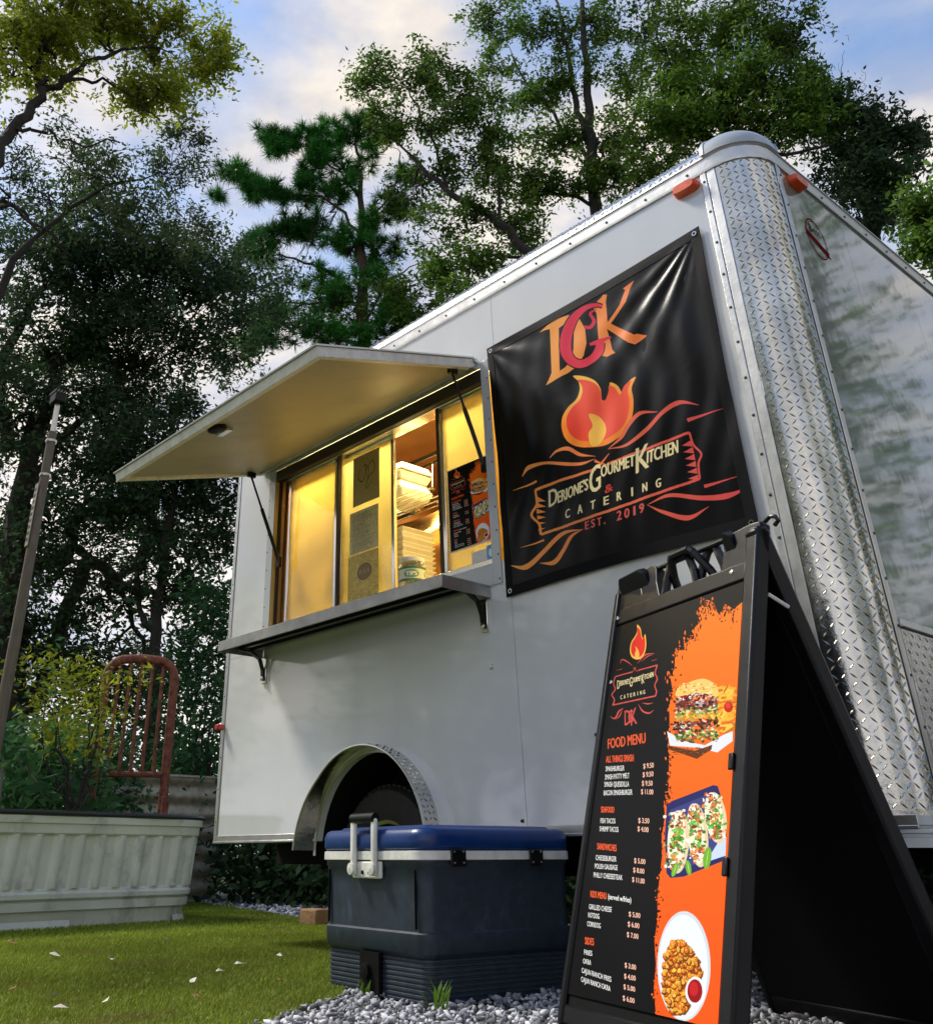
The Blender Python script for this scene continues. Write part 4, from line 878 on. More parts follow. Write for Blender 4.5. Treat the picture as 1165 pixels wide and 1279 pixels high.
jr = empty('tip_jar', (jx, jy, jz), 'glass jar with a green and white label standing on the serving sill', 'jar')
jx, jy = -2.055, .075
jz = 1.5265
MB().lathe([(.001, 0), (.062, .002), (.066, .012), (.066, .10), (.058, .115), (.054, .12), (.056, .135), (.052, .135)], (jx, jy, jz), (0, 0, 1), 28).build('glass', M['jarglass'], jr)
lc = Canvas(300, 110, srgb(205,205,180)); lc.poly([(0,0),(1,0),(1,.16),(0,.16)], srgb(60,110,70)); lc.poly([(0,.84),(1,.84),(1,1),(0,1)], srgb(60,110,70))
for k in range(4): lc.ell(.125+k*.25, .5, .09, .3, srgb(110,150,110)); lc.text('TIPS', .06+k*.25, .62, .19+k*.25, .62, .26, srgb(230,230,210), bold=1)
lb = MB().grid(lambda u, v: (jx+.0672*math.cos(u*2*math.pi), jy+.0672*math.sin(u*2*math.pi), jz+.02+v*.07), 30, 1).build('label', printmat('jar_label', lc.image('jar_label')), jr)
ul = lb.data.uv_layers.new(name='uv')
for p in lb.data.polygons:
    k = p.index
    for li, (du, dv) in zip(p.loop_indices, ((0, 0), (1, 0), (1, 1), (0, 1))): ul.data[li].uv = ((k+du)/30, dv)
MB().lathe([(.057, .118), (.06, .12), (.06, .138), (.001, .14)], (jx, jy, jz), (0, 0, 1), 28).build('lid', M['offw'], jr)

# ------------------------------------------------------------------ folding sign
TLs, SD, SNn = Vector((-0.575,-0.314,1.205)), Vector((0.94484,-0.32754,0)), Vector((-0.32754,-0.94484,0))
PW0, PW1, LS = -.066, .604, 1.2576
top = TLs; HT = TLs.z
dF = (SNn*.36 - Vector((0, 0, HT))).normalized(); dB = (-SNn*.36 - Vector((0, 0, HT))).normalized()
nF = SD.cross(dF).normalized(); nF = nF if nF.dot(SNn) > 0 else -nF; nB = SD.cross(dB).normalized(); nB = nB if nB.dot(SNn) < 0 else -nB
sg = empty('folding_sign', (TLs.x+SD.x*.3, TLs.y+SD.y*.3, 0), 'black plastic A-frame sign with an orange food menu poster', 'sign')
def pf(s, t, h, D=dF, Nn=nF): return top + SD*s + D*t + Nn*h
def slab(name, s0, s1, t0, t1, h0, h1, m, D=dF, Nn=nF, par=sg, bevel=.004):
    return MB().obox(pf(s0, t0, h0, D, Nn), SD*(s1-s0), D*(t1-t0), Nn*(h1-h0)).build(name, m, par, bevel=bevel, smooth=bevel > 0)
for nm, D, Nn in (('front_panel', dF, nF), ('back_panel', dB, nB)):
    pn = slab(nm, PW0+.008, PW1-.008, .112, LS-.05, -.03, -.004, M['shade'], D, Nn)
    slab('frame_rail', PW0, PW0+.026, .05, LS-.01, -.034, .008, M['blackp'], D, Nn, pn, .007); slab('frame_rail', PW1-.048, PW1, .02, LS-.01, -.036, .010, M['blackp'], D, Nn, pn, .008)
    slab('frame_rail', PW0+.026, PW1-.048, .11, .165, -.033, .002, M['blackp'], D, Nn, pn, .006); slab('frame_rail', PW0+.026, PW1-.048, LS-.06, LS-.015, -.033, .006, M['blackp'], D, Nn, pn, .006)
    slab('foot', PW0, PW0+.07, LS-.012, LS-.0005, -.034, .008, M['blackp'], D, Nn, pn, .003); slab('foot', PW1-.07, PW1, LS-.012, LS-.0005, -.034, .008, M['blackp'], D, Nn, pn, .003)
# hinge ears and carrying loops
def loop3(s0, s1, h, D, Nn, nm='carry_handle'):
    P_ = [(s0, .125), (s0+.004, .06), (s0+.018, .012), (s0+.03, .0), (s1-.03, .0), (s1-.018, .012), (s1+.02, .075), (s1+.04, .125)]
    b = MB()
    for (a, b_), (c, d_) in zip(P_, P_[1:]):
        b.tube([pf(a, b_, h, D, Nn), pf(c, d_, h, D, Nn)], .013, 8)
    return b.build(nm, M['blackp'], sg)
loop3(.185, .300, -.012, dF, nF); loop3(.325, .405, -.03, dF, nF); loop3(.20, .34, -.01, dB, nB)
def ear(s0, s1, D, Nn): 
    pr = [(s0, .14), (s0, .02), (s0+.012, .0), (s1-.02, -.004), (s1, .01), (s1+.01, .06), (s1+.045, .14)]
    return MB().prism(pr, lambda a, c, t: pf(a, c, t, D, Nn), -.034, .0).build('hinge_ear', M['blackp'], sg, bevel=.004, smooth=False)
ear(PW0+.002, .06, dF, nF); ear(.075, .14, dF, nF); ear(PW0+.03, .10, dB, nB); ear(.47, .50, dB, nB)
MB().prism([(.452, .14), (.455, .03), (.468, .006), (.56, .0), (.600, .004), (.603, .14)], lambda a, c, t: pf(a, c, t), -.036, .001).build('hinge_ear', M['blackp'], sg, bevel=.006, smooth=False)
MB().tube([pf(PW0+.01, .004, -.018), pf(PW1-.01, .004, -.018)], .008, 8).build('hinge_rod', M['blackp'], sg)
q0 = pf(PW1+.004, .006, -.01); hk = [q0+SD*.0, q0+SD*.02+Vector((0, 0, .008)), q0+SD*.038+Vector((0, 0, .002)), q0+SD*.045+Vector((0, 0, -.012)), q0+SD*.03+Vector((0, 0, -.02))]
MB().tube(hk, .006, 8).build('hinge_hook', M['blackp'], sg)
MB().tube([pf(PW1-.004, .205, -.036), pf(PW1-.004, .215, -.10)], .005, 6).build('stay_pin', M['offw'], sg)
for s, t in [(PW0+.03, .14), (.50, .13), (PW0+.04, .35)]: MB().lathe([(.007, 0), (.006, .003), (.001, .004)], pf(s, t, .002), nF, 10).build('screw_head', M['chrome'], sg)
po = MB().grid(lambda a, c: pf(-.048+.596*a, .17+1.005*c, .0006+.002*math.sin(a*3.14)*math.sin(c*9)), 20, 30)
po = po.build('poster', menu_print, sg, ang=180)
ulp = po.data.uv_layers.new(name='uv'); nu_ = 21
for lp in po.data.loops:
    vi = lp.vertex_index; ulp.data[lp.index].uv = ((vi % nu_)/20, 1-(vi//nu_)/30)
for t in (.62, .85): slab('poster_clip', PW1-.055, PW1-.038, t, t+.04, .010, .017, M['blackp'], bevel=.003)

# ------------------------------------------------------------------ cooler
ca = math.radians(84); cv_ = Vector((math.cos(ca), math.sin(ca), 0)); cu_ = Vector((-math.sin(ca), math.cos(ca), 0)); cO = Vector((-1.215, -.665, 0))
cw, cl = .62, .64
co_ = empty('cooler', cO+cu_*cw/2+cv_*cl/2, 'large grey ice chest with a blue lid and white handles beside the sign', 'cooler')
def cp(a, b, z): return cO + cu_*a + cv_*b + Vector((0, 0, z*1.045))
def rbox(prof, r, m, name, par, n=5, capb=True, capt=True):
    """rounded rectangular shell; prof: list of (inset, z)"""
    b = MB(); ring_n = 4*(n+1)
    for ins, z in prof:
        rr = max(.004, r-ins)
        for cxn, cyn, a0 in ((cw-ins-rr, cl-ins-rr, 0), (ins+rr, cl-ins-rr, 90), (ins+rr, ins+rr, 180), (cw-ins-rr, ins+rr, 270)):
            for k in range(n+1):
                a = math.radians(a0+90*k/n); b.v.append(tuple(cp(cxn+rr*math.cos(a), cyn+rr*math.sin(a), z)))
    for i in range(len(prof)-1):
        for k in range(ring_n):
            k2 = (k+1) % ring_n; b.f.append((i*ring_n+k, (i+1)*ring_n+k, (i+1)*ring_n+k2, i*ring_n+k2))
    if capt: b.f.append(tuple((len(prof)-1)*ring_n+k for k in range(ring_n))[::-1])
    if capb: b.f.append(tuple(range(ring_n)))
    return b.build(name, m, par, ang=50)
pr = [(.028, 0.004)]
z = .006
while z < .118: pr += [(.024, z), (.020, z+.002), (.020, z+.0075), (.024, z+.0095)]; z += .0125
pr += [(.020, .120), (.012, .126), (.008, .130), (.006, .178), (.010, .181), (.014, .183), (.012, .30), (.008, .352), (.004, .356), (.004, .368)]
body = rbox(pr, .055, M['cooler'], 'body', co_)
rbox([(.002, .369), (-.006, .371), (-.006, .394), (.002, .396)], .055, M['offw'], 'rim', co_)
rbox([(.008, .3965), (-.004, .400), (-.008, .408), (-.008, .436), (.0, .452), (.014, .458), (.05, .459), (.06, .466), (.09, .468)], .06, M['lid'], 'lid', co_)
def handle(b_, sgn, label=None):
    h = empty_part = MB()
    o = MB().obox(cp(cw/2-.085, b_, .318), cu_*.17, cv_*(.012*sgn), (0, 0, .05)).build('handle', M['offw'], co_, bevel=.005)
    for a in (cw/2-.075, cw/2+.05):
        MB().obox(cp(a, b_+.012*sgn, .325), cu_*.026, cv_*(.018*sgn), (0, 0, .172)).build('handle_arm', M['offw'], o, bevel=.008)
        MB().lathe([(.018, 0), (.018, .012), (.001, .015)], cp(a+.013, b_+.024*sgn, .345), cv_*sgn, 14).build('handle_pivot', M['offw'], o)
    MB().tube([cp(cw/2-.07, b_+.021*sgn, .490), cp(cw/2+.07, b_+.021*sgn, .490)], .016, 12).build('handle_grip', M['blackp'], o)
    for a in (cw/2-.02, cw/2+.02): MB().lathe([(.006, 0), (.006, .004), (.001, .005)], cp(a, b_+.012*sgn, .335), cv_*sgn, 10).build('handle_screw', M['iron'], o)
handle(.004, -1); handle(cl-.004, 1)
for b_ in (.13, .46):
    o = MB().obox(cp(-.006, b_-.03, .352), cv_*.06, cu_*-.008, (0, 0, .05)).build('latch', M['blackp'], co_, bevel=.004)
    for q in (-.018, .018):
        for z in (.362, .392): MB().lathe([(.004, 0), (.003, .003), (.001, .0035)], cp(-.014, b_+q, z), -cu_, 8).build('latch_screw', M['chrome'], o)
MB().obox(cp(cw/2-.06, .012, .02), cu_*.12, cv_*-.0, (0, 0, .1)) if False else None
MB().obox(cp(cw/2-.055, .0045, .01), cu_*.11, cv_*.0155, (0, 0, .115)).build('drain_recess', M['shade'], co_, smooth=False)
MB().lathe([(.022, 0), (.022, .014), (.012, .016), (.001, .016)], cp(cw/2+.01, .005, .07), -cv_, 16).build('drain_plug', M['shade'], co_)
for a in (.055, cw-.055): MB().obox(cp(a-.0015, .0035, .19), cu_*.003, cv_*.008, (0, 0, .16)).build('body_seam', M['shade'], co_, smooth=False)

# ------------------------------------------------------------------ stock tank
ta = Vector((-.14, .99, 0)).normalized(); tb2 = Vector((-.99, -.14, 0)).normalized(); tO = Vector((-5.24, .93, .0))   # near side line, right bottom
tk = empty('stock_tank', tO-ta*1.0+tb2*.45, 'white ribbed oval plastic stock tank standing on the turf', 'tank')
TLn, TW = 2.35, .92
def oval(s, out, z):
    """s 0..1 around stadium (near side first), out = outward offset; flares with height"""
    r = .30; hx, hy = TLn/2-r, TW/2-r; a = 0; fl_ = .055*z/.64
    per = [2*hx, r*math.pi/2, 2*hy, r*math.pi/2]*2; tot = sum(per); d = s % 1 * tot
    segs = [((-hx, -hy-r), (1, 0), None), ((hx, -hy), None, -90), ((hx+r, -hy), (0, 1), None), ((hx, hy), None, 0), ((hx, hy+r), (-1, 0), None), ((-hx, hy), None, 90), ((-hx-r, hy), (0, -1), None), ((-hx, -hy), None, 180)]
    for (p, dr, a0), ln_ in zip(segs, per):
        if d <= ln_:
            if dr: q = (p[0]+dr[0]*d, p[1]+dr[1]*d); nn = (dr[1], -dr[0])
            else:
                a = math.radians(a0)+d/r; nn = (math.cos(a), math.sin(a)); q = (p[0]+nn[0]*r, p[1]+nn[1]*r)
            break
        d -= ln_
    x, y = q[0]+nn[0]*(out+fl_), q[1]+nn[1]*(out+fl_)
    # local x along ta with the right end at 0; local y away from the camera
    return tO + ta*(x-TLn/2+.02) + tb2*(y+TW/2) + Vector((0, 0, z))
NS = 624
def ribbed(u, v):
    z = zs[int(round(v*(len(zs)-1)))]
    o = outs(u, z); return oval(1-u, o, z)
zs = sorted(set([0, .05, .055, .10, .105, .15, .155, .17, .195, .21, .215, .225, .3, .4, .5, .515, .522, .53, .56, .58, .585, .60, .625, .63]))
def outs(u, z):
    if z < .052: # feet: skirt raised between them
        return -.03
    if z < .103: return -.028 if z > .052 else 0
    if z < .153: return -.004
    if z < .16: return -.02
    if z < .2: return .006
    if z < .22: return -.012
    if z < .518:
        t = (u*40) % 1; return -.022+.026*(math.sin(math.pi*min(1, t*1.6)) if t < .62 else 0)
    if z < .582: return .008 if z > .525 else 0
    return .022 if z < .629 else .0
shell = MB().grid(ribbed, NS, len(zs)-1).build('shell', M['tank'], tk, ang=40)
MB().grid(lambda u, v: oval(u, -.02-.0*v, .62-v*.5), 120, 1).build('inner_wall', M['tank'], tk)
for s0 in (.03, .30, .55, .80):
    MB().grid(lambda u, v: oval(s0+u*.14, .0-.02*v, .002+v*.05), 20, 1).build('foot', M['tank'], tk)
soil = MB().prism([tuple((oval(k/60, -.03, .56)-Vector((0, 0, .56)))[:2]) for k in range(60)], lambda a, c, t: (a, c, t), .55, .56).build('soil', gm, tk, smooth=False)
hz_ = [oval(k/80, .02+.006*math.sin(k*.7), .640) for k in range(80)]
ho = MB().tube(hz_+[hz_[0]], .016, 8).build('garden_hose', M['hose']); tag(ho, 'black hose laid along the rim of the white stock tank', 'hose')
pp = oval(1-.93, .02, .4)
# drain valve and label on the right end of the near side
for nm, s, z, m_, wd_, ht_ in [('valve_plate', .395, .40, M['blackp'], .05, .11), ('hook_plate', .398, .50, M['offw'], .03, .09)]:
    c = oval(s, .004, z) ; t_ = (oval(s+.01, 0, z)-oval(s-.01, 0, z)).normalized(); n_ = t_.cross(Vector((0, 0, 1))); n_ = n_ if n_.dot(-tb2) > 0 else -n_
    pl_ = MB().obox(c-t_*wd_/2-Vector((0, 0, ht_/2)), t_*wd_, n_*.014, (0, 0, ht_)).build(nm, m_, tk, bevel=.004)
    if nm == 'hook_plate': 
        cc_ = c+n_*.02-Vector((0, 0, .03)); MB().tube([cc_+t_*(.03*math.cos(a))+Vector((0, 0, .03*math.sin(a))) for a in np.linspace(0, 2*math.pi, 16)], .006, 6).build('ring', M['iron'], tk)
    else:
        for q in (.03, -.03): MB().lathe([(.007, 0), (.001, .005)], c+n_*.014+Vector((0, 0, q)), n_, 8).build('screw_head', M['chrome'], tk)

# ------------------------------------------------------------------ bed frame behind the tank
bR, bLp = Vector((-6.539,1.251,0.788)), Vector((-6.797,0.722,0.765)); bR.z = 0; bLp.z = 0
bd = empty('bed_headboard', (bR+bLp)/2, 'rusty red iron bed headboard standing upright behind the tank as a trellis', 'headboard')
ex = (bLp-bR); zt_ = (-6.555,1.219,1.962)[2]
def bdp(a, z): return bR+ex*a+Vector((0, 0, z))
zc = (-6.543,1.242,1.018)[2]
cornr = .16/ex.length
MB().tube([bdp(0, 0), bdp(0, zt_*.5), bdp(0, zt_-.16)] + [bdp(cornr*(1-math.cos(t)), zt_-.16+.16*math.sin(t)) for t in np.linspace(.2, math.pi/2, 7)] + [bdp(.5, zt_+.01)] + [bdp(1-cornr*(1-math.cos(t)), zt_-.16+.16*math.sin(t)) for t in np.linspace(math.pi/2, .2, 7)] + [bdp(1, zt_-.16), bdp(1, 0)], .040, 12).build('frame_tube', M['rust'], bd)
MB().tube([bdp(0, zc), bdp(1, zc)], .024, 8).build('cross_bar', M['rust'], bd)
for k in range(5): a = .18+k*.16; MB().tube([bdp(a, zc), bdp(a, zt_)], .016, 8).build('bar', M['rust'], bd)
MB().box(bdp(0, .55)-Vector((.02, .03, .1)), bdp(0, .75)+Vector((.06, .03, .1))).build('side_lug', M['rust'], bd, bevel=.01)
# galvanised raised bed
ga, gb = Vector((-7.661,0.992,0.955)), Vector((-7.604,2.414,1.005)); zt2 = .398+(1069-984)/1146*9.4
gv = empty('raised_bed', ((ga+gb)/2).xy.to_3d(), 'low corrugated metal raised bed behind the rusty headboard', 'planter')
gx = (gb-ga); gx.z = 0; gL = gx.length; gx.normalize(); gn = Vector((-gx.y, gx.x, 0))
for a, b_ in [(0, .62), (.625, 1.02)]:
    MB().grid(lambda u, v: Vector((ga.x, ga.y, 0))+gx*(a+(b_-a)*u)*gL+gn*(.014*math.sin(v*zt2/.08*2*math.pi*.5))+Vector((0, 0, v*zt2)), 1, 60).build('panel', M['galv'], gv, ang=60)
MB().tube([Vector((ga.x, ga.y, zt2)), Vector((ga.x, ga.y, zt2))+gx*gL*1.02], .02, 8).build('top_edge', M['galv'], gv)
# pole with flood light
P0 = Vector((-5.668,-0.503,1.781)); P1 = Vector((-5.668,-0.502,3.670)); P0.z = 0; P0 = Vector((P1.x-.02, P1.y-.02, 0))
pz = P1.z
pol = empty('light_pole', P0, 'weathered wooden pole with a small flood light on top, left of the trailer', 'pole')
MB().tube([P0, P0.lerp(P1, .5)+Vector((.015, 0, 0)), P1-Vector((0, 0, .25))], [.048, .040, .034], 12).build('pole', M['wood'], pol)
MB().tube([P1-Vector((0, 0, .55)), P1], .022, 8).build('conduit', M['steel'], pol)
MB().box(P1+Vector((-.06, -.05, .0)), P1+Vector((.07, .04, .085))).build('flood_light', M['iron'], pol, bevel=.01)
for k in range(4): MB().box(P1+Vector((-.07, -.055+k*.025, .085)), P1+Vector((.08, -.048+k*.025, .105))).build('cooling_fin', M['iron'], pol)
for q in (.33, .62): MB().lathe([(.044, -.010), (.046, 0), (.044, .010)], P1-Vector((0, 0, q)), (0, 0, 1), 14).build('strap', M['steel'], pol)
MB().obox(P1+Vector((-.03, -.052, -1.2)), (.06, 0, 0), (0, .006, 0), (0, 0, .5)).build('notice_strip', M['galv'], pol, bevel=.002)
for k in range(9): MB().obox(P1+Vector((-.02, -.0535, -1.16+k*.05)), (.035, 0, 0), (0, .001, 0), (0, 0, .024)).build('strip_mark', M['gasket'], pol, smooth=False)
# block
bk = Vector((-4.296,1.205,0.000)); bo_ = MB().box(bk+Vector((-.09, -.05, 0)), bk+Vector((.09, .06, .10))).build('block', M['brick'], bevel=.012); tag(bo_, 'small tan wooden block lying on the gravel by the turf edge', 'block')

# ------------------------------------------------------------------ vegetation
class Leaves:
    def __init__(s): s.V = []; s.n = 0
    def cluster(s, cen, spread, per, size, asp=.42, droop=.35):
        """cen (n,3); leaves scattered about each centre"""
        cen = np.repeat(np.asarray(cen), per, 0); n = len(cen); P = cen+rng.normal(0, 1, (n, 3))*spread
        d = rng.normal(0, 1, (n, 3)); d[:, 2] = d[:, 2]*.6-droop; d /= np.linalg.norm(d, axis=1)[:, None]
        w = np.cross(d, rng.normal(0, 1, (n, 3))); w /= np.linalg.norm(w, axis=1)[:, None]+1e-9; u = np.cross(d, w)
        L_ = (size*rng.uniform(.4, 1.4, n))[:, None]; W_ = L_*asp*.5
        s.V.append(np.stack([P, P+d*L_*.42+w*W_+u*L_*.06, P+d*L_, P+d*L_*.42-w*W_+u*L_*.06], 1)); s.n += n
    def needles(s, cen, dirs, per, ln, wd):
        n = len(cen)*per; cen = np.repeat(np.asarray(cen), per, 0); dr = np.repeat(np.asarray(dirs), per, 0)
        d = rng.normal(0, 1, (n, 3)); d /= np.linalg.norm(d, axis=1)[:, None]; d = d+dr*.75; d /= np.linalg.norm(d, axis=1)[:, None]
        w = np.cross(d, rng.normal(0, 1, (n, 3))); w /= np.linalg.norm(w, axis=1)[:, None]; L_ = (ln*rng.uniform(.7, 1.2, n))[:, None]
        P = cen+dr*rng.uniform(-.1, .05, (n, 1)); s.V.append(np.stack([P-w*wd/2, P+w*wd/2, P+d*L_+w*wd*.2, P+d*L_-w*wd*.2], 1)); s.n += n
    def build(s, name, m, parent, kind='stuff'):
        V = np.concatenate(s.V).reshape(-1, 3); return fastmesh(name, V, np.arange(len(V)).reshape(-1, 4), m, parent, kind=kind)
NLEAF = [0]
def wig(a, b, k, amp):
    a, b = np.array(a, float), np.array(b, float); n = k+1; t = np.linspace(0, 1, n)[:, None]; P = a*(1-t)+b*t
    off = rng.normal(0, amp, (n, 3))*np.sin(t*np.pi); return P+off
def tree(name, label, cat, trunk, limbs, blobs, leaf, lm, bark, group=None, needle=False, twigs=True):
    base = Vector(trunk[0][0]); base.z = 0
    root = empty(name, base, label, cat, group)
    tm = MB(); lv = Leaves(); attach = []
    def path(pr):
        P = np.array([p for p, r in pr], float); R_ = np.array([r for p, r in pr]); Ps = np.array(spl(P, 5)); Rs = np.interp(np.linspace(0, 1, len(Ps)), np.linspace(0, 1, len(R_)), R_)
        Ps[1:-1] += rng.normal(0, .03, Ps[1:-1].shape); return Ps, Rs
    for i, pr in enumerate([trunk]+limbs):
        Ps, Rs = path(pr); Rs = Rs*.72; tm.tube(Ps, Rs, 10 if i == 0 else 7); attach += list(zip(Ps, Rs))
    A = np.array([a for a, r in attach]); AR = np.array([r for a, r in attach])
    size, per, spread = leaf
    for c, rad, nn, nc in blobs:
        c = np.array(c, float); rad = np.array(rad if hasattr(rad, '__len__') else (rad,)*3, float)
        j = np.argmin(np.linalg.norm((A-c)*np.array([1, 1, .7]), axis=1)); mid = c-np.array([0, 0, rad[2]*.3])
        P = wig(A[j], mid, 6, .10); r0 = min(AR[j]*.7, .07); tm.tube(P, np.linspace(r0, r0*.4, len(P)), 6)
        q = rng.normal(0, 1, (nn, 3)); q /= np.linalg.norm(q, axis=1)[:, None]; nodes = c+q*rad*rng.uniform(.45, .95, (nn, 1))
        for nd in nodes:
            s_ = P[rng.integers(2, len(P))]; Q = wig(s_, nd, 5, .07); tm.tube(Q, np.linspace(r0*.4, .007, len(Q)), 5, cap=False)
        k = max(1, int(nc*(1.05 if not needle else 1)//nn)); cl_ = []; dirs = []
        for nd in nodes:
            e = nd+rng.normal(0, 1, (k, 3))*rad*(.34 if not needle else .27); cl_.append(e)
            for p in e:
                d = p-nd; L0 = np.linalg.norm(d)+1e-6; dirs.append(d/L0)
                if twigs and rng.random() < .6: tm.tube([nd, (nd+p)/2+rng.normal(0, .04, 3), p], [.007, .005, .003], 3, cap=False)
        cl_ = np.concatenate(cl_)
        if not needle:
            # leaves sit in sprays along each twig, thickest towards its tip
            st_ = np.repeat(np.repeat(nodes, k, 0), per_ := int(per*1.9), 0); en_ = np.repeat(cl_, per_, 0); t_ = rng.random((len(st_), 1))**.65*1.4
            pos = st_+(en_-st_)*t_+rng.normal(0, 1, st_.shape)*spread*.5
            lv.cluster(pos, 0, 1, size*1.3)
        if needle: lv.needles(cl_, np.array(dirs)*.6+np.array([0, 0, .45]), per, size, spread)
    tm.build('trunk', bark, root)
    lv.build('crown', lm, root); NLEAF[0] += lv.n
    return root
def px(r, d): return r*d/1146*1.08

# overhanging tree at the upper left
tree('overhanging_tree', 'tall tree at the upper left with yellow green leaves and an arching dark limb', 'tree',
  [((-7.605,-0.723,0.409),0.24),((-7.689,-1.114,2.713),0.2),((-7.716,-1.256,5.316),0.15),((-7.678,-1.055,7.090),0.11),((-7.629,-0.826,7.948),0.09),((-7.593,-0.677,8.490),0.075)],
  [[((-7.593,-0.677,8.490),0.06),((-7.608,-0.737,8.879),0.045),((-7.618,-0.778,9.261),0.03)], [((-7.593,-0.677,8.490),0.06),((-7.519,-0.396,8.902),0.05),((-7.398,0.001,9.399),0.035),((-7.202,0.535,9.690),0.02)], [((-7.578,-0.617,8.568),0.04),((-7.465,-0.210,8.875),0.03),((-7.121,0.189,8.602),0.02),((-6.970,0.573,8.314),0.012)],
   [((-7.634,-0.848,7.818),0.035),((-7.552,-0.516,7.895),0.025),((-7.475,-0.244,7.816),0.02),((-7.121,0.187,7.844),0.012)], [((-7.716,-1.256,5.316),0.07),((-7.627,-0.818,6.661),0.04),((-7.517,-0.388,6.502),0.02)]],
  [((-7.658,-0.957,9.581),(px(75,9),.6,px(45,9)),10,70),((-7.476,-0.247,9.872),(px(70,9),.6,px(45,9)),10,75),((-7.249,0.415,9.936),(px(70,9),.6,px(45,9)),10,75),((-6.975,1.051,9.714),(px(48,9),.4,px(38,9)),8,46),
   ((-7.079,0.300,8.812),(px(60,9),.5,px(36,9)),9,70),((-7.601,-0.707,9.161),(px(60,9),.5,px(40,9)),8,45),((-7.688,-1.104,8.826),(px(50,9),.5,px(60,9)),8,50),((-7.531,-0.438,10.592),(px(140,9),.6,px(45,9)),10,60),((-7.787,-1.726,8.866),(.8,.8,.8),8,40)],
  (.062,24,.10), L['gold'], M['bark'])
tree('feathery_tree', 'thin leaved grey green tree below the arching limb at the upper left', 'tree',
  [((-9.340,0.494,0.410),0.2),((-9.477,0.028,3.329),0.15),((-9.542,-0.227,6.145),0.1),((-9.463,0.080,7.704),0.06)],
  [[((-9.542,-0.227,6.145),0.07),((-9.580,-0.386,8.141),0.05),((-9.476,0.030,8.018),0.03),((-9.310,0.589,7.591),0.015)], [((-9.463,0.080,7.704),0.05),((-9.258,0.743,8.728),0.03),((-8.959,1.517,9.313),0.015)]],
  [((-8.853,1.758,10.227),(px(45,11),.5,px(40,11)),8,36),((-8.844,1.776,9.377),(px(45,11),.5,px(32,11)),8,36),((-9.162,1.012,9.098),(px(70,11),.6,px(40,11)),10,42),((-9.448,0.132,8.670),(px(70,11),.6,px(50,11)),10,36),((-8.992,1.442,8.492),(px(60,11),.6,px(40,11)),10,44),((-9.612,-0.531,8.980),(px(50,11),.6,px(60,11)),8,26),((-9.391,0.330,9.464),(px(60,11),.5,px(30,11)),8,24),((-9.152,2.291,8.707),(px(40,11),.5,px(40,11)),8,34)],
  (.055,20,.12), L['grey'], M['bark'])
# big dark oak behind the pole
tree('dark_oak', 'big dark oak with thick crooked limbs filling the left side behind the pole', 'tree',
  [((-11.137,1.429,0.412),0.36),((-11.150,1.392,1.914),0.32),((-11.222,1.178,3.505),0.26),((-11.240,1.122,5.076),0.2),((-11.185,1.288,6.754),0.12)],
  [[((-11.152,1.387,1.680),0.16),((-11.027,1.736,2.317),0.15),((-10.913,2.029,3.970),0.13),((-10.712,2.499,3.730),0.1),((-10.475,2.999,3.598),0.06)], [((-11.248,1.097,4.603),0.14),((-11.159,1.367,5.478),0.1),((-11.004,1.796,6.182),0.07),((-10.775,2.357,6.946),0.04)], [((-11.324,0.847,5.515),0.15),((-11.404,0.562,6.599),0.12),((-11.341,0.787,7.891),0.08)], [((-11.269,1.027,3.279),0.12),((-11.082,1.586,3.982),0.1),((-10.941,1.958,4.132),0.09),((-10.652,2.631,3.409),0.05),((-10.469,3.010,2.477),0.035)],
   [((-11.220,1.183,6.732),0.08),((-11.068,1.624,7.515),0.05),((-11.074,1.607,8.541),0.03)]],
  [((-11.309,0.897,8.659),(px(80,13),1,px(50,13)),14,120),((-10.952,1.929,8.770),(px(75,13),1,px(55,13)),14,125),((-10.543,2.861,8.802),(px(60,13),1,px(45,13)),12,90),((-11.251,1.084,7.396),(px(80,13),1,px(50,13)),14,115),((-10.847,2.188,7.481),(px(80,13),1,px(50,13)),14,120),((-10.385,3.175,7.711),(px(60,13),1,px(45,13)),12,80),
   ((-11.287,0.970,6.037),(px(70,13),1,px(50,13)),12,85),((-10.922,2.005,6.215),(px(75,13),1,px(45,13)),12,80),((-11.216,1.194,4.616),(px(70,13),1,px(50,13)),12,70),((-10.949,1.938,5.069),(px(70,13),1,px(45,13)),12,66),((-11.099,1.539,3.011),(px(70,13),1,px(50,13)),12,60),((-10.783,2.338,2.651),(px(80,13),1,px(50,13)),12,70),
   ((-11.063,2.933,6.825),(px(60,13),1,px(45,13)),12,60),((-10.830,4.422,9.272),(px(45,14),.8,px(40,14)),10,48),((-10.550,-0.142,5.900),(px(60,13),1,px(150,13)),14,110),((-11.214,1.200,9.851),(px(90,13),1,px(36,13)),12,70),((-10.685,2.560,9.545),(px(50,13),1,px(36,13)),10,50),((-11.478,1.956,4.140),(px(90,13),1,px(46,13)),12,60),((-10.630,3.773,9.568),(px(40,13),.8,px(36,13)),8,34),((-11.429,3.326,5.147),(px(70,13),.8,px(60,13)),10,50)],
  (.075,26,.17), L['oak'], M['bark'])
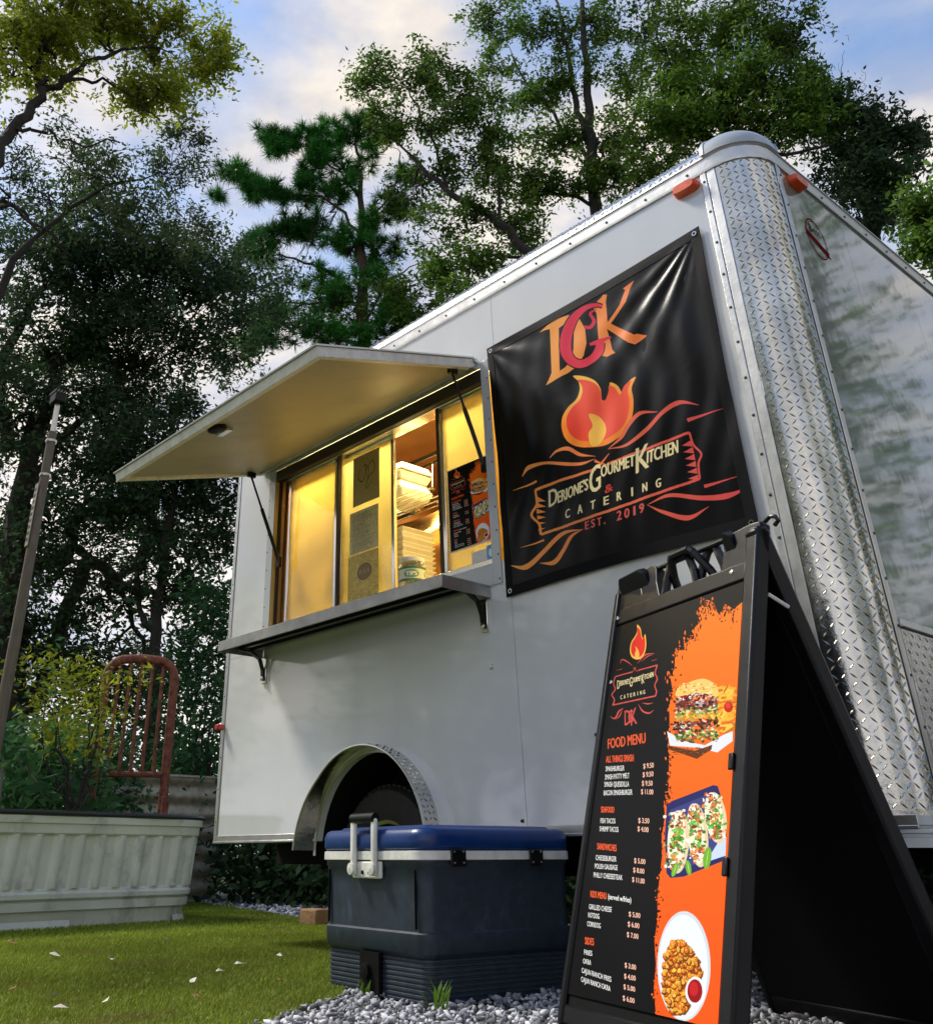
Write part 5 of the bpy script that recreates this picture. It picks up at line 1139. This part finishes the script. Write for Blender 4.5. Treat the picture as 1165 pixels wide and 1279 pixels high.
tree('crooked_tree', 'slender dark tree with twisted branches between the pole and the trailer', 'tree',
  [((-9.502,2.705,0.408),0.13),((-9.553,2.606,1.855),0.12),((-9.574,2.565,3.199),0.1),((-9.587,2.539,4.703),0.07),((-9.624,2.463,5.883),0.05)],
  [[((-9.577,2.558,2.799),0.07),((-9.708,2.289,3.284),0.05),((-9.730,2.243,3.905),0.04),((-9.694,2.318,4.346),0.035),((-9.784,2.126,4.662),0.025)], [((-9.574,2.565,3.199),0.05),((-9.419,2.862,3.951),0.03),((-9.340,3.007,4.742),0.02)], [((-9.562,2.588,2.038),0.06),((-9.410,2.879,2.618),0.035),((-9.268,3.134,2.925),0.02)]],
  [((-9.545,2.622,5.174),(px(55,12),.8,px(50,12)),12,85),((-9.388,2.920,4.396),(px(40,12),.7,px(50,12)),10,62),((-9.786,2.122,4.438),(px(45,12),.7,px(50,12)),10,56),((-9.524,2.662,3.618),(px(45,12),.7,px(40,12)),9,38),((-9.742,3.311,5.170),(px(40,12),.7,px(60,12)),9,50),((-10.372,2.028,3.475),(px(45,12),.8,px(40,12)),9,38),((-9.891,1.881,5.325),(px(45,12),.7,px(35,12)),9,50)],
  (.07,25,.15), L['oak'], M['bark'])
# pine in the middle
tree('pine_tree', 'tall pine with dense dark needle tufts rising behind the awning', 'tree',
  [((-11.637,8.379,0.404),0.27),((-11.782,8.211,6.990),0.24),((-12.021,7.925,10.083),0.2),((-12.081,7.851,12.138),0.15),((-12.110,7.815,13.931),0.1),((-12.139,7.778,15.374),0.05),((-12.240,7.650,16.383),0.03)],
  [[((-12.044,7.897,10.679),0.08),((-12.429,7.405,11.805),0.06),((-12.952,6.671,12.253),0.04),((-13.337,6.073,12.278),0.02)], [((-12.083,7.848,12.794),0.06),((-12.562,7.226,13.908),0.045),((-13.192,6.305,14.058),0.03),((-13.582,5.662,14.319),0.02)], [((-12.110,7.815,13.931),0.05),((-12.404,7.438,14.750),0.035),((-12.912,6.730,15.431),0.02)], [((-12.107,7.818,13.242),0.05),((-11.630,8.386,14.163),0.03),((-11.494,8.539,15.366),0.02)], [((-12.045,7.895,11.086),0.06),((-12.525,7.276,11.070),0.045),((-13.118,6.420,11.054),0.025)], [((-12.044,7.897,10.679),0.05),((-11.647,8.367,11.708),0.035),((-11.285,8.768,12.120),0.015)], [((-12.021,7.925,10.083),0.06),((-12.616,7.152,10.259),0.04),((-13.013,6.580,10.622),0.02)]],
  [((-13.673,5.503,14.292),(px(32,17),.5,px(22,17)),8,52),((-13.275,6.174,15.362),(px(32,17),.5,px(24,17)),8,56),((-12.753,6.960,15.702),(px(34,17),.5,px(24,17)),8,58),((-13.386,5.993,14.017),(px(32,17),.5,px(20,17)),8,44),((-13.213,6.273,12.915),(px(38,17),.5,px(22,17)),8,60),((-12.712,7.019,13.095),(px(28,17),.5,px(18,17)),7,34),
   ((-13.430,5.920,12.325),(px(32,17),.5,px(18,17)),7,44),((-12.299,7.576,16.123),(px(34,17),.5,px(22,17)),8,52),((-11.746,8.253,15.750),(px(34,17),.5,px(25,17)),8,44),((-12.232,7.661,15.002),(px(30,17),.5,px(16,17)),6,22),((-12.329,7.536,12.676),(px(26,17),.5,px(16,17)),6,30),((-11.875,8.101,13.244),(px(24,17),.5,px(18,17)),6,26),
   ((-12.639,7.120,11.792),(px(28,17),.5,px(14,17)),6,20),((-11.877,8.098,11.712),(px(28,17),.5,px(20,17)),6,24),((-11.539,8.489,10.673),(px(34,17),.5,px(26,17)),7,44),((-12.619,7.148,10.457),(px(40,17),.5,px(20,17)),7,40),((-12.202,7.699,10.080),(px(40,17),.5,px(16,17)),6,30),((-13.161,6.354,10.905),(px(34,17),.5,px(18,17)),6,26),((-12.399,7.444,14.272),(px(40,17),.5,px(20,17)),8,36),((-12.887,6.767,14.107),(px(30,17),.5,px(16,17)),7,26),((-11.876,8.100,12.465),(px(36,17),.5,px(18,17)),7,34),((-12.423,7.412,11.281),(px(44,17),.5,px(14,17)),8,36),((-11.633,8.383,13.697),(px(26,17),.5,px(18,17)),6,24),((-11.878,8.097,10.780),(px(50,17),.5,px(20,17)),8,44),((-13.281,6.164,10.288),(px(40,17),.5,px(18,17)),7,30),((-12.740,6.979,14.841),(px(40,17),.5,px(18,17)),7,36),((-13.919,5.049,13.860),(px(12,17),.3,px(10,17)),3,8),((-11.503,8.530,14.514),(px(24,17),.4,px(20,17)),5,18)],
  (.23,85,.015), L['pine'], M['pinebark'], needle=True)
# leaning tree right of the pine
tree('leaning_tree', 'open crowned tree leaning left behind the trailer roof, beside the pine', 'tree',
  [((-5.843,10.444,0.392),0.3),((-6.143,10.281,4.485),0.26),((-7.198,9.636,8.591),0.2),((-7.995,9.064,10.503),0.15),((-8.597,8.576,11.568),0.12),((-9.336,7.901,12.483),0.09),((-9.838,7.387,13.485),0.06)],
  [[((-9.336,7.901,12.483),0.05),((-9.646,7.589,14.470),0.035),((-9.871,7.351,15.421),0.02)], [((-8.597,8.576,11.568),0.06),((-8.590,8.582,12.996),0.04),((-8.901,8.309,14.592),0.02)], [((-8.222,8.887,10.732),0.05),((-8.925,8.288,10.844),0.035),((-9.502,7.736,10.435),0.02)], [((-9.838,7.387,13.485),0.04),((-10.228,6.951,14.280),0.02),((-10.559,6.552,14.736),0.015)], [((-7.783,9.224,10.095),0.06),((-8.488,8.668,10.219),0.04),((-9.293,7.943,10.046),0.02)]],
  [((-10.222,6.958,15.800),(px(38,15),.7,px(34,15)),9,46),((-9.620,7.616,15.878),(px(44,15),.7,px(34,15)),9,52),((-9.004,8.216,15.308),(px(36,15),.7,px(32,15)),9,44),((-10.114,7.082,14.503),(px(40,15),.7,px(32,15)),9,44),((-9.405,7.833,14.443),(px(44,15),.7,px(34,15)),9,46),((-8.593,8.580,14.305),(px(40,15),.7,px(42,15)),9,60),
   ((-9.316,7.921,13.218),(px(44,15),.7,px(28,15)),9,36),((-8.595,8.578,12.891),(px(36,15),.7,px(34,15)),9,50),((-9.589,7.648,11.498),(px(34,15),.7,px(30,15)),8,26),((-9.004,8.216,11.830),(px(36,15),.7,px(28,15)),8,28),((-9.390,7.848,10.519),(px(44,15),.7,px(26,15)),9,44),((-8.818,8.384,10.640),(px(40,15),.7,px(26,15)),9,40),((-10.200,7.732,10.316),(px(36,15),.7,px(30,15)),8,44),((-11.009,6.790,15.938),(px(24,15),.5,px(20,15)),5,14),((-12.316,7.554,11.080),(px(70,17),.8,px(34,17)),10,46),((-13.621,6.562,10.898),(px(60,17),.8,px(30,17)),10,46),((-10.524,8.117,13.335),(px(40,16),.7,px(50,16)),9,40),((-9.191,8.041,9.764),(px(60,15),.7,px(24,15)),9,46)],
  (.085,20,.16), L['mid'], M['bark'])
tree('forked_tree', 'tall forked tree standing highest above the middle of the trailer roof', 'tree',
  [((-8.390,10.019,0.396),0.3),((-8.019,10.286,6.378),0.26),((-7.648,10.538,12.797),0.18),((-7.549,10.602,15.476),0.13),((-7.391,10.703,17.949),0.09),((-7.168,10.841,20.082),0.05)],
  [[((-7.586,10.578,14.092),0.12),((-7.732,10.482,15.062),0.1),((-7.758,10.465,16.534),0.08),((-7.816,10.426,18.120),0.05),((-8.003,10.297,19.875),0.03)], [((-7.667,10.526,13.670),0.07),((-8.310,10.078,15.479),0.05),((-8.791,9.711,17.121),0.025)], [((-7.648,10.538,12.797),0.07),((-6.792,11.063,14.497),0.05),((-6.328,11.318,16.444),0.03)], [((-7.645,10.540,12.376),0.06),((-8.212,10.149,12.947),0.05),((-9.021,9.526,12.911),0.03)]],
  [((-9.022,9.525,18.387),(px(44,16),.7,px(38,16)),10,62),((-9.228,9.353,17.103),(px(30,16),.6,px(28,16)),7,24),((-8.155,10.190,17.710),(px(44,16),.7,px(40,16)),9,50),((-7.209,10.816,17.871),(px(50,16),.7,px(40,16)),9,62),((-7.971,10.320,16.108),(px(50,16),.7,px(34,16)),9,50),((-8.578,9.878,15.799),(px(40,16),.7,px(34,16)),9,46),((-6.932,10.982,15.969),(px(44,16),.7,px(36,16)),9,46),
   ((-8.235,10.132,14.513),(px(50,16),.7,px(30,16)),9,54),((-7.259,10.786,14.210),(px(44,16),.7,px(32,16)),9,58),((-8.465,9.963,13.225),(px(56,16),.7,px(30,16)),10,72),((-7.520,10.621,12.973),(px(50,16),.7,px(28,16)),9,60),((-8.938,9.594,12.050),(px(50,16),.7,px(26,16)),9,54),((-6.304,11.331,17.448),(px(40,16),.7,px(40,16)),8,40),((-7.667,10.525,20.024),(px(110,16),.8,px(30,16)),9,50)],
  (.085,20,.16), L['mid'], M['bark'])
tree('broad_green_tree', 'broad dense green tree above the corner cap of the trailer', 'tree',
  [((-6.462,10.099,0.393),0.28),((-5.473,10.632,7.124),0.24),((-4.939,10.882,11.287),0.18),((-4.779,10.951,13.595),0.12),((-4.396,11.110,15.595),0.07)],
  [[((-4.888,10.904,12.028),0.08),((-5.326,10.703,13.639),0.06),((-5.532,10.603,15.284),0.03)], [((-4.835,10.927,12.796),0.08),((-3.956,11.277,13.587),0.05),((-3.247,11.513,14.438),0.03)], [((-4.978,10.864,11.872),0.07),((-4.007,11.258,11.826),0.05),((-3.273,11.505,11.652),0.03)], [((-4.916,10.892,11.847),0.06),((-5.614,10.561,12.522),0.04),((-6.278,10.205,12.567),0.02)]],
  [((-5.231,10.748,15.364),(px(50,15),.8,px(44,15)),11,86),((-4.231,11.174,15.267),(px(50,15),.8,px(40,15)),11,86),((-3.496,11.435,14.595),(px(42,15),.8,px(42,15)),10,70),((-5.534,10.601,14.164),(px(55,15),.8,px(34,15)),11,84),((-4.749,10.964,13.791),(px(50,15),.8,px(36,15)),11,100),((-3.910,11.293,13.458),(px(50,15),.8,px(34,15)),11,88),
   ((-6.003,10.358,13.186),(px(50,15),.8,px(28,15)),10,70),((-5.293,10.719,12.897),(px(50,15),.8,px(28,15)),10,84),((-4.352,11.127,12.472),(px(55,15),.8,px(30,15)),10,80),((-3.637,11.388,12.411),(px(46,15),.8,px(36,15)),10,70),((-6.057,10.329,12.188),(px(40,15),.8,px(20,15)),8,50),((-3.129,11.549,13.319),(px(24,15),.6,px(30,15)),7,30),((-3.887,11.301,16.453),(px(100,15),.8,px(30,15)),10,60)],
  (.085,21,.15), L['mid'], M['bark'])
tree('right_edge_tree', 'dark leaved tree with bare twigs at its top behind the trailer front', 'tree',
  [((-4.661,12.080,0.388),0.26),((-3.730,12.410,5.621),0.22),((-3.408,12.509,10.101),0.14),((-3.354,12.525,11.524),0.08)],
  [[((-3.381,12.517,10.799),0.05),((-3.446,12.498,12.340),0.03),((-3.616,12.446,12.828),0.02)], [((-3.331,12.532,11.326),0.05),((-2.776,12.683,11.795),0.03)],
   [((-3.272,12.549,12.845),0.018),((-3.142,12.586,13.593),0.012),((-3.048,12.612,14.172),0.008),((-2.925,12.644,14.484),0.004)], [((-3.272,12.549,12.845),0.018),((-2.906,12.649,13.286),0.011),((-2.719,12.697,13.093),0.008),((-2.579,12.731,13.354),0.005),((-2.500,12.750,13.469),0.003)], [((-2.906,12.649,13.286),0.008),((-2.774,12.683,13.578),0.006),((-2.765,12.686,13.866),0.003)], [((-3.083,12.602,13.873),0.006),((-3.090,12.600,14.241),0.003)]],
  [((-3.418,12.506,13.129),(px(34,16),.7,px(30,16)),9,60),((-3.068,12.606,12.239),(px(40,16),.7,px(34,16)),10,84),((-2.546,12.739,11.953),(px(34,16),.7,px(28,16)),9,60),((-3.454,12.496,11.667),(px(44,16),.7,px(28,16)),9,76),((-2.852,12.663,11.183),(px(38,16),.7,px(28,16)),9,70),((-3.188,12.573,10.532),(px(38,16),.7,px(26,16)),8,60)],
  (.09,21,.15), L['oak'], M['bark'])
tree('bright_tree', 'bright yellow green tree top at the right edge above the trailer front', 'tree',
  [((-3.552,10.359,0.388),0.25),((-2.600,10.661,4.851),0.2),((-2.040,10.804,8.249),0.1)], [[((-2.040,10.804,8.249),0.06),((-2.192,10.767,8.904),0.03)]],
  [((-2.048,10.802,9.063),(px(20,14),.5,px(24,14)),7,40),((-1.722,10.874,8.904),(px(30,14),.6,px(34,14)),8,50),((-2.213,10.762,8.469),(px(22,14),.5,px(20,14)),7,36),((-1.813,10.855,8.149),(px(40,14),.6,px(34,14)),8,50)],
  (.09,18,.17), L['bright'], M['bark'])
# green climber beside the trailer and shrubs
def shrub(name, label, cat, base, hgt, rad, n, leaf, lm, stems=6, group=None):
    root = empty(name, (base[0], base[1], 0), label, cat, group); tm = MB(); lv = Leaves()
    for k in range(stems):
        e = np.array([base[0], base[1], 0])+np.array([rng.normal(0, rad*.45), rng.normal(0, rad*.45), hgt*rng.uniform(.6, 1)]); tm.tube(wig((base[0], base[1], 0), e, 5, .05), np.linspace(.02, .005, 6), 5)
    t = rng.random(n)**.7; a = rng.uniform(0, 6.28, n); r = rad*np.sqrt(rng.random(n))*(.55+.45*np.sin(np.pi*np.clip(t*.9+.1, 0, 1)))
    lv.cluster(np.c_[base[0]+r*np.cos(a), base[1]+r*np.sin(a), t*hgt+.08], leaf[2], leaf[1], leaf[0])
    tm.build('stem', M['bark'], root); lv.build('foliage', lm, root); NLEAF[0] += lv.n
    return root
shrub('shrub', 'tall green leafy shrub pressed against the left end of the trailer', 'shrub', (-8.054,2.437,0.914), 3.1, .55, 420, (.085,14,.11), L['shrub'])
shrub('shrub', 'low green shrub with light leaves between headboard and trailer', 'shrub', (-8.804,2.735,0.952), 1.5, .5, 240, (.075,14,.1), L['shrub'])
shrub('shrub', 'low leafy green shrub at the left edge behind the stock tank', 'shrub', (-6.902,0.204,0.802), 1.25, .7, 330, (.10,12,.09), L['shrub'])
shrub('shrub', 'dark green shrub behind the yellow maple', 'shrub', (-7.656,1.005,0.855), 1.3, .6, 260, (.08,14,.1), L['shrub'])
shrub('pale_vine', 'pale upright sapling with sparse leaves left of the maple', 'sapling', (-6.500,0.134,0.784), 1.9, .12, 16, (.09,5,.08), L['shrub'], stems=2)
mp_ = empty('maple', (-6.289,0.386,0.728), 'small yellow green lace leaf maple growing from the stock tank', 'maple'); mp_.location.z = .56
tm = MB(); lv = Leaves(); b0 = np.array((-5.818,0.214,0.697)); b0[2] = .56
for (u, v, ru, rv, k) in [((-6.051,-0.090,1.666),0,0.16,0.05,7),((-5.960,0.137,1.607),0,0.18,0.05,8),((-5.870,0.345,1.708),0,0.1,0.04,4),((-5.995,0.052,1.427),0,0.2,0.05,8),((-5.913,0.248,1.377),0,0.13,0.05,5),((-6.050,-0.087,1.278),0,0.16,0.05,6),((-5.971,0.110,1.201),0,0.18,0.05,6),((-5.911,0.253,1.121),0,0.1,0.04,4)]:
    c = np.array(u); 
    for i in range(1): tm.tube(wig(b0, c+rng.normal(0, .08, 3), 6, .04), np.linspace(.014, .003, 7), 5)
    e = c+rng.normal(0, 1, (k, 3))*np.array([ru, .16, rv]); lv.cluster(e, .06, 32, .06, asp=.34, droop=.25)
tm.build('trunk', M['bark'], mp_); lv.build('crown', L['maple'], mp_); NLEAF[0] += lv.n
# bare whip with spaced leaves, left
wp = empty('leafy_stem', (-5.815,-0.317,0.744), 'arching pale stem with long leaves at the left edge above the tank', 'plant'); wp.location.z = 0
W_ = [(-5.815,-0.317,0.744)[:2]+(0.0,), (-5.840,-0.387,1.024), (-5.803,-0.284,1.001), (-5.758,-0.165,0.874), (-5.719,-0.065,0.773)]
MB().tube(W_, [.012,.01,.008,.006,.004], 6).build('stem', M['palebark'], wp); lv = Leaves(); lv.cluster(np.array(spl(W_, 6)), .05, 3, .16, asp=.3, droop=0); lv.build('foliage', L['shrub'], wp)
# far wood and hedge bank: one mass nobody could count
lv = Leaves(); n = 6800
u_ = rng.uniform(-22, 16, n); d_ = rng.uniform(9, 19, n); ax_ = np.array([-.6428, .766]); bx_ = np.array([.766, .6428])
P_ = np.c_[ax_[0]*d_+bx_[0]*u_, ax_[1]*d_+bx_[1]*u_]+np.array([1.1, -2.8])
keep = ~((P_[:, 0] > -8.8) & (P_[:, 1] < 3.2) & (P_[:, 0] < 3)); P_ = P_[keep]; n = len(P_); h_ = rng.random(n)**1.4*6.0*(.55+.45*np.sin(P_[:, 0]*.7)*np.cos(P_[:, 1]*.5))
lv.cluster(np.c_[P_, h_+.05], .22, 26, .13); NLEAF[0] += lv.n
uw = lv.build('undergrowth', L['oak'], None); uw['label'] = 'dark leafy undergrowth and far wood behind the trailer'
# trunks in the wood
# weeds by the cooler
def weed(c, n, h, lab):
    root = empty('weed', c, lab, 'weed', None); lv_ = MB()
    for k in range(n):
        a = rng.uniform(0, 6.28); b0 = Vector(c)+Vector((rng.normal(0, .012), rng.normal(0, .012), 0)); tip = b0+Vector((math.cos(a)*h*.45, math.sin(a)*h*.45, h*rng.uniform(.6, 1))); w = .005
        mid = b0.lerp(tip, .55)+Vector((0, 0, h*.14)); s_ = Vector((-math.sin(a), math.cos(a), 0))*w
        MB().add([b0-s_*.4, b0+s_*.4, mid+s_, tip, mid-s_], [(0,1,2,4),(4,2,3)]).build('blade', L['bright'], root, smooth=False)
weed((-1.138,-0.696,0.000), 14, .10, 'green grass weed sprouting from gravel at the near corner of the cooler')
weed((-1.545,-0.639,0.000), 9, .055, 'small green weed growing in front of the cooler drain')
weed((-6.098,1.711,-0.000), 7, .10, 'thin weed standing at the far turf edge by the gravel')
# dropped leaves on the turf
lf_w = mat('dry_pale_leaf', (.62, .58, .5), .7, noise=.2, nscale=40); lf_b = mat('dry_brown_leaf', (.3, .13, .05), .7, noise=.4, nscale=40)
places = [((-2.870,-0.851,-0.000),0,'pale dry leaf lying alone in the middle of the left turf'),
 ((-2.239,-0.734,0.000),0,'bright pale leaf on the turf nearest the cooler'),
 ((-2.051,-0.957,0.000),0,'small upright pale leaf left of the brightest leaf on the turf'),
 ((-2.410,-0.540,0.000),0,'pale leaf on the turf toward the cooler, behind the brightest leaf'),
 ((-2.000,-1.458,0.000),0,'pale leaf on the turf near the bottom of the photo'),
 ((-1.739,-1.546,0.000),0,'pale leaf half cut by the bottom edge, left of centre of the turf'),
 ((-2.253,-1.486,0.000),1,'brown curled leaf at the left edge of the turf'),
 ((-3.996,-0.838,0.000),1,'reddish brown leaf at the foot of the stock tank'),
 ((-4.785,0.440,0.000),0,'small pale leaf beside the right foot of the tank'),
 ((-3.614,-0.205,0.000),0,'small pale leaf on the turf just in front of the tank foot'),
 ((-3.237,-0.941,0.000),0,'dull tan leaf on the turf in front of the tank'),
 ((-1.691,-1.150,0.000),1,'brown leaf at the front edge of the turf'),
 ((-1.782,-1.397,0.000),0,'faint pale leaf near the bottom centre of the turf'),
 ((-2.583,-0.242,0.000),0,'pale leaf on the turf beside the cooler'),
 ((-1.858,-0.735,0.000),1,'dark leaf on the turf beside the cooler')]
for i, (p, br, lab) in enumerate(places):
    a = rng.uniform(0, 6.28); s = rng.uniform(.018, .032); P0_ = Vector(p)+Vector((0, 0, .03)); e = Vector((math.cos(a), math.sin(a), rng.uniform(-.1, .3)))*s; f = Vector((-math.sin(a), math.cos(a), rng.uniform(-.2, .3)))*s*.5
    o = MB().add([P0_-e, P0_-e*.3+f, P0_+e*.5+f*.8, P0_+e, P0_+e*.4-f*.9+Vector((0,0,.008)), P0_-e*.4-f], [(0,1,2,5),(5,2,4),(2,3,4)]).build('fallen_leaf', lf_b if br else lf_w, smooth=False)
    tag(o, lab, 'leaf', 'fallen leaves on the turf')

# the rest of the clearing's wood: beside and behind the viewer, what the trailer's polished sides mirror
lv = Leaves(); tm = MB()
for k in range(36):
    if k < 12: x, y = rng.uniform(3.5, 13), rng.uniform(4.5, 13)
    elif k < 17: x, y = rng.uniform(9, 18), rng.uniform(-9, 4)
    elif k < 26: x, y = rng.uniform(-22, -9), rng.uniform(-17, -5)
    else: x, y = rng.uniform(-13, -1), rng.uniform(-17, -11)
    h = rng.uniform(8, 13) if k < 12 else rng.uniform(6, 10) if k < 17 else rng.uniform(5, 8.5) if k < 26 else rng.uniform(7, 10.5); tm.tube(wig((x, y, 0), (x+rng.normal(0, .5), y+rng.normal(0, .5), h*.85), 6, .12), np.linspace(.2, .05, 7), 6)
    n = 60; q = rng.normal(0, 1, (n, 3)); q /= np.linalg.norm(q, axis=1)[:, None]
    c = np.array([x, y, h*.6])+q*np.array([1.9, 1.9, h*.42])*rng.uniform(.5, 1, (n, 1)); c[:, 2] = np.maximum(c[:, 2], .3); lv.cluster(c, .35, 34, .24)
so_ = lv.build('surrounding_wood', L['mid'], None); so_['label'] = 'leafy green wood round the clearing mirrored in the glossy trailer front'
tm.build('wood_trunks', M['bark'], so_, kind='stuff'); NLEAF[0] += lv.n
lv = Leaves(); n = 1300; P_ = np.c_[rng.uniform(-7.5, 2.5, n), rng.uniform(2.35, 3.6, n), rng.random(n)*.75]; lv.cluster(P_, .16, 26, .11)
hb = lv.build('low_undergrowth', L['oak'], None); hb['label'] = 'low dark bushes on the ground right behind the trailer'; NLEAF[0] += lv.n

scene['leaf_count'] = NLEAF[0]
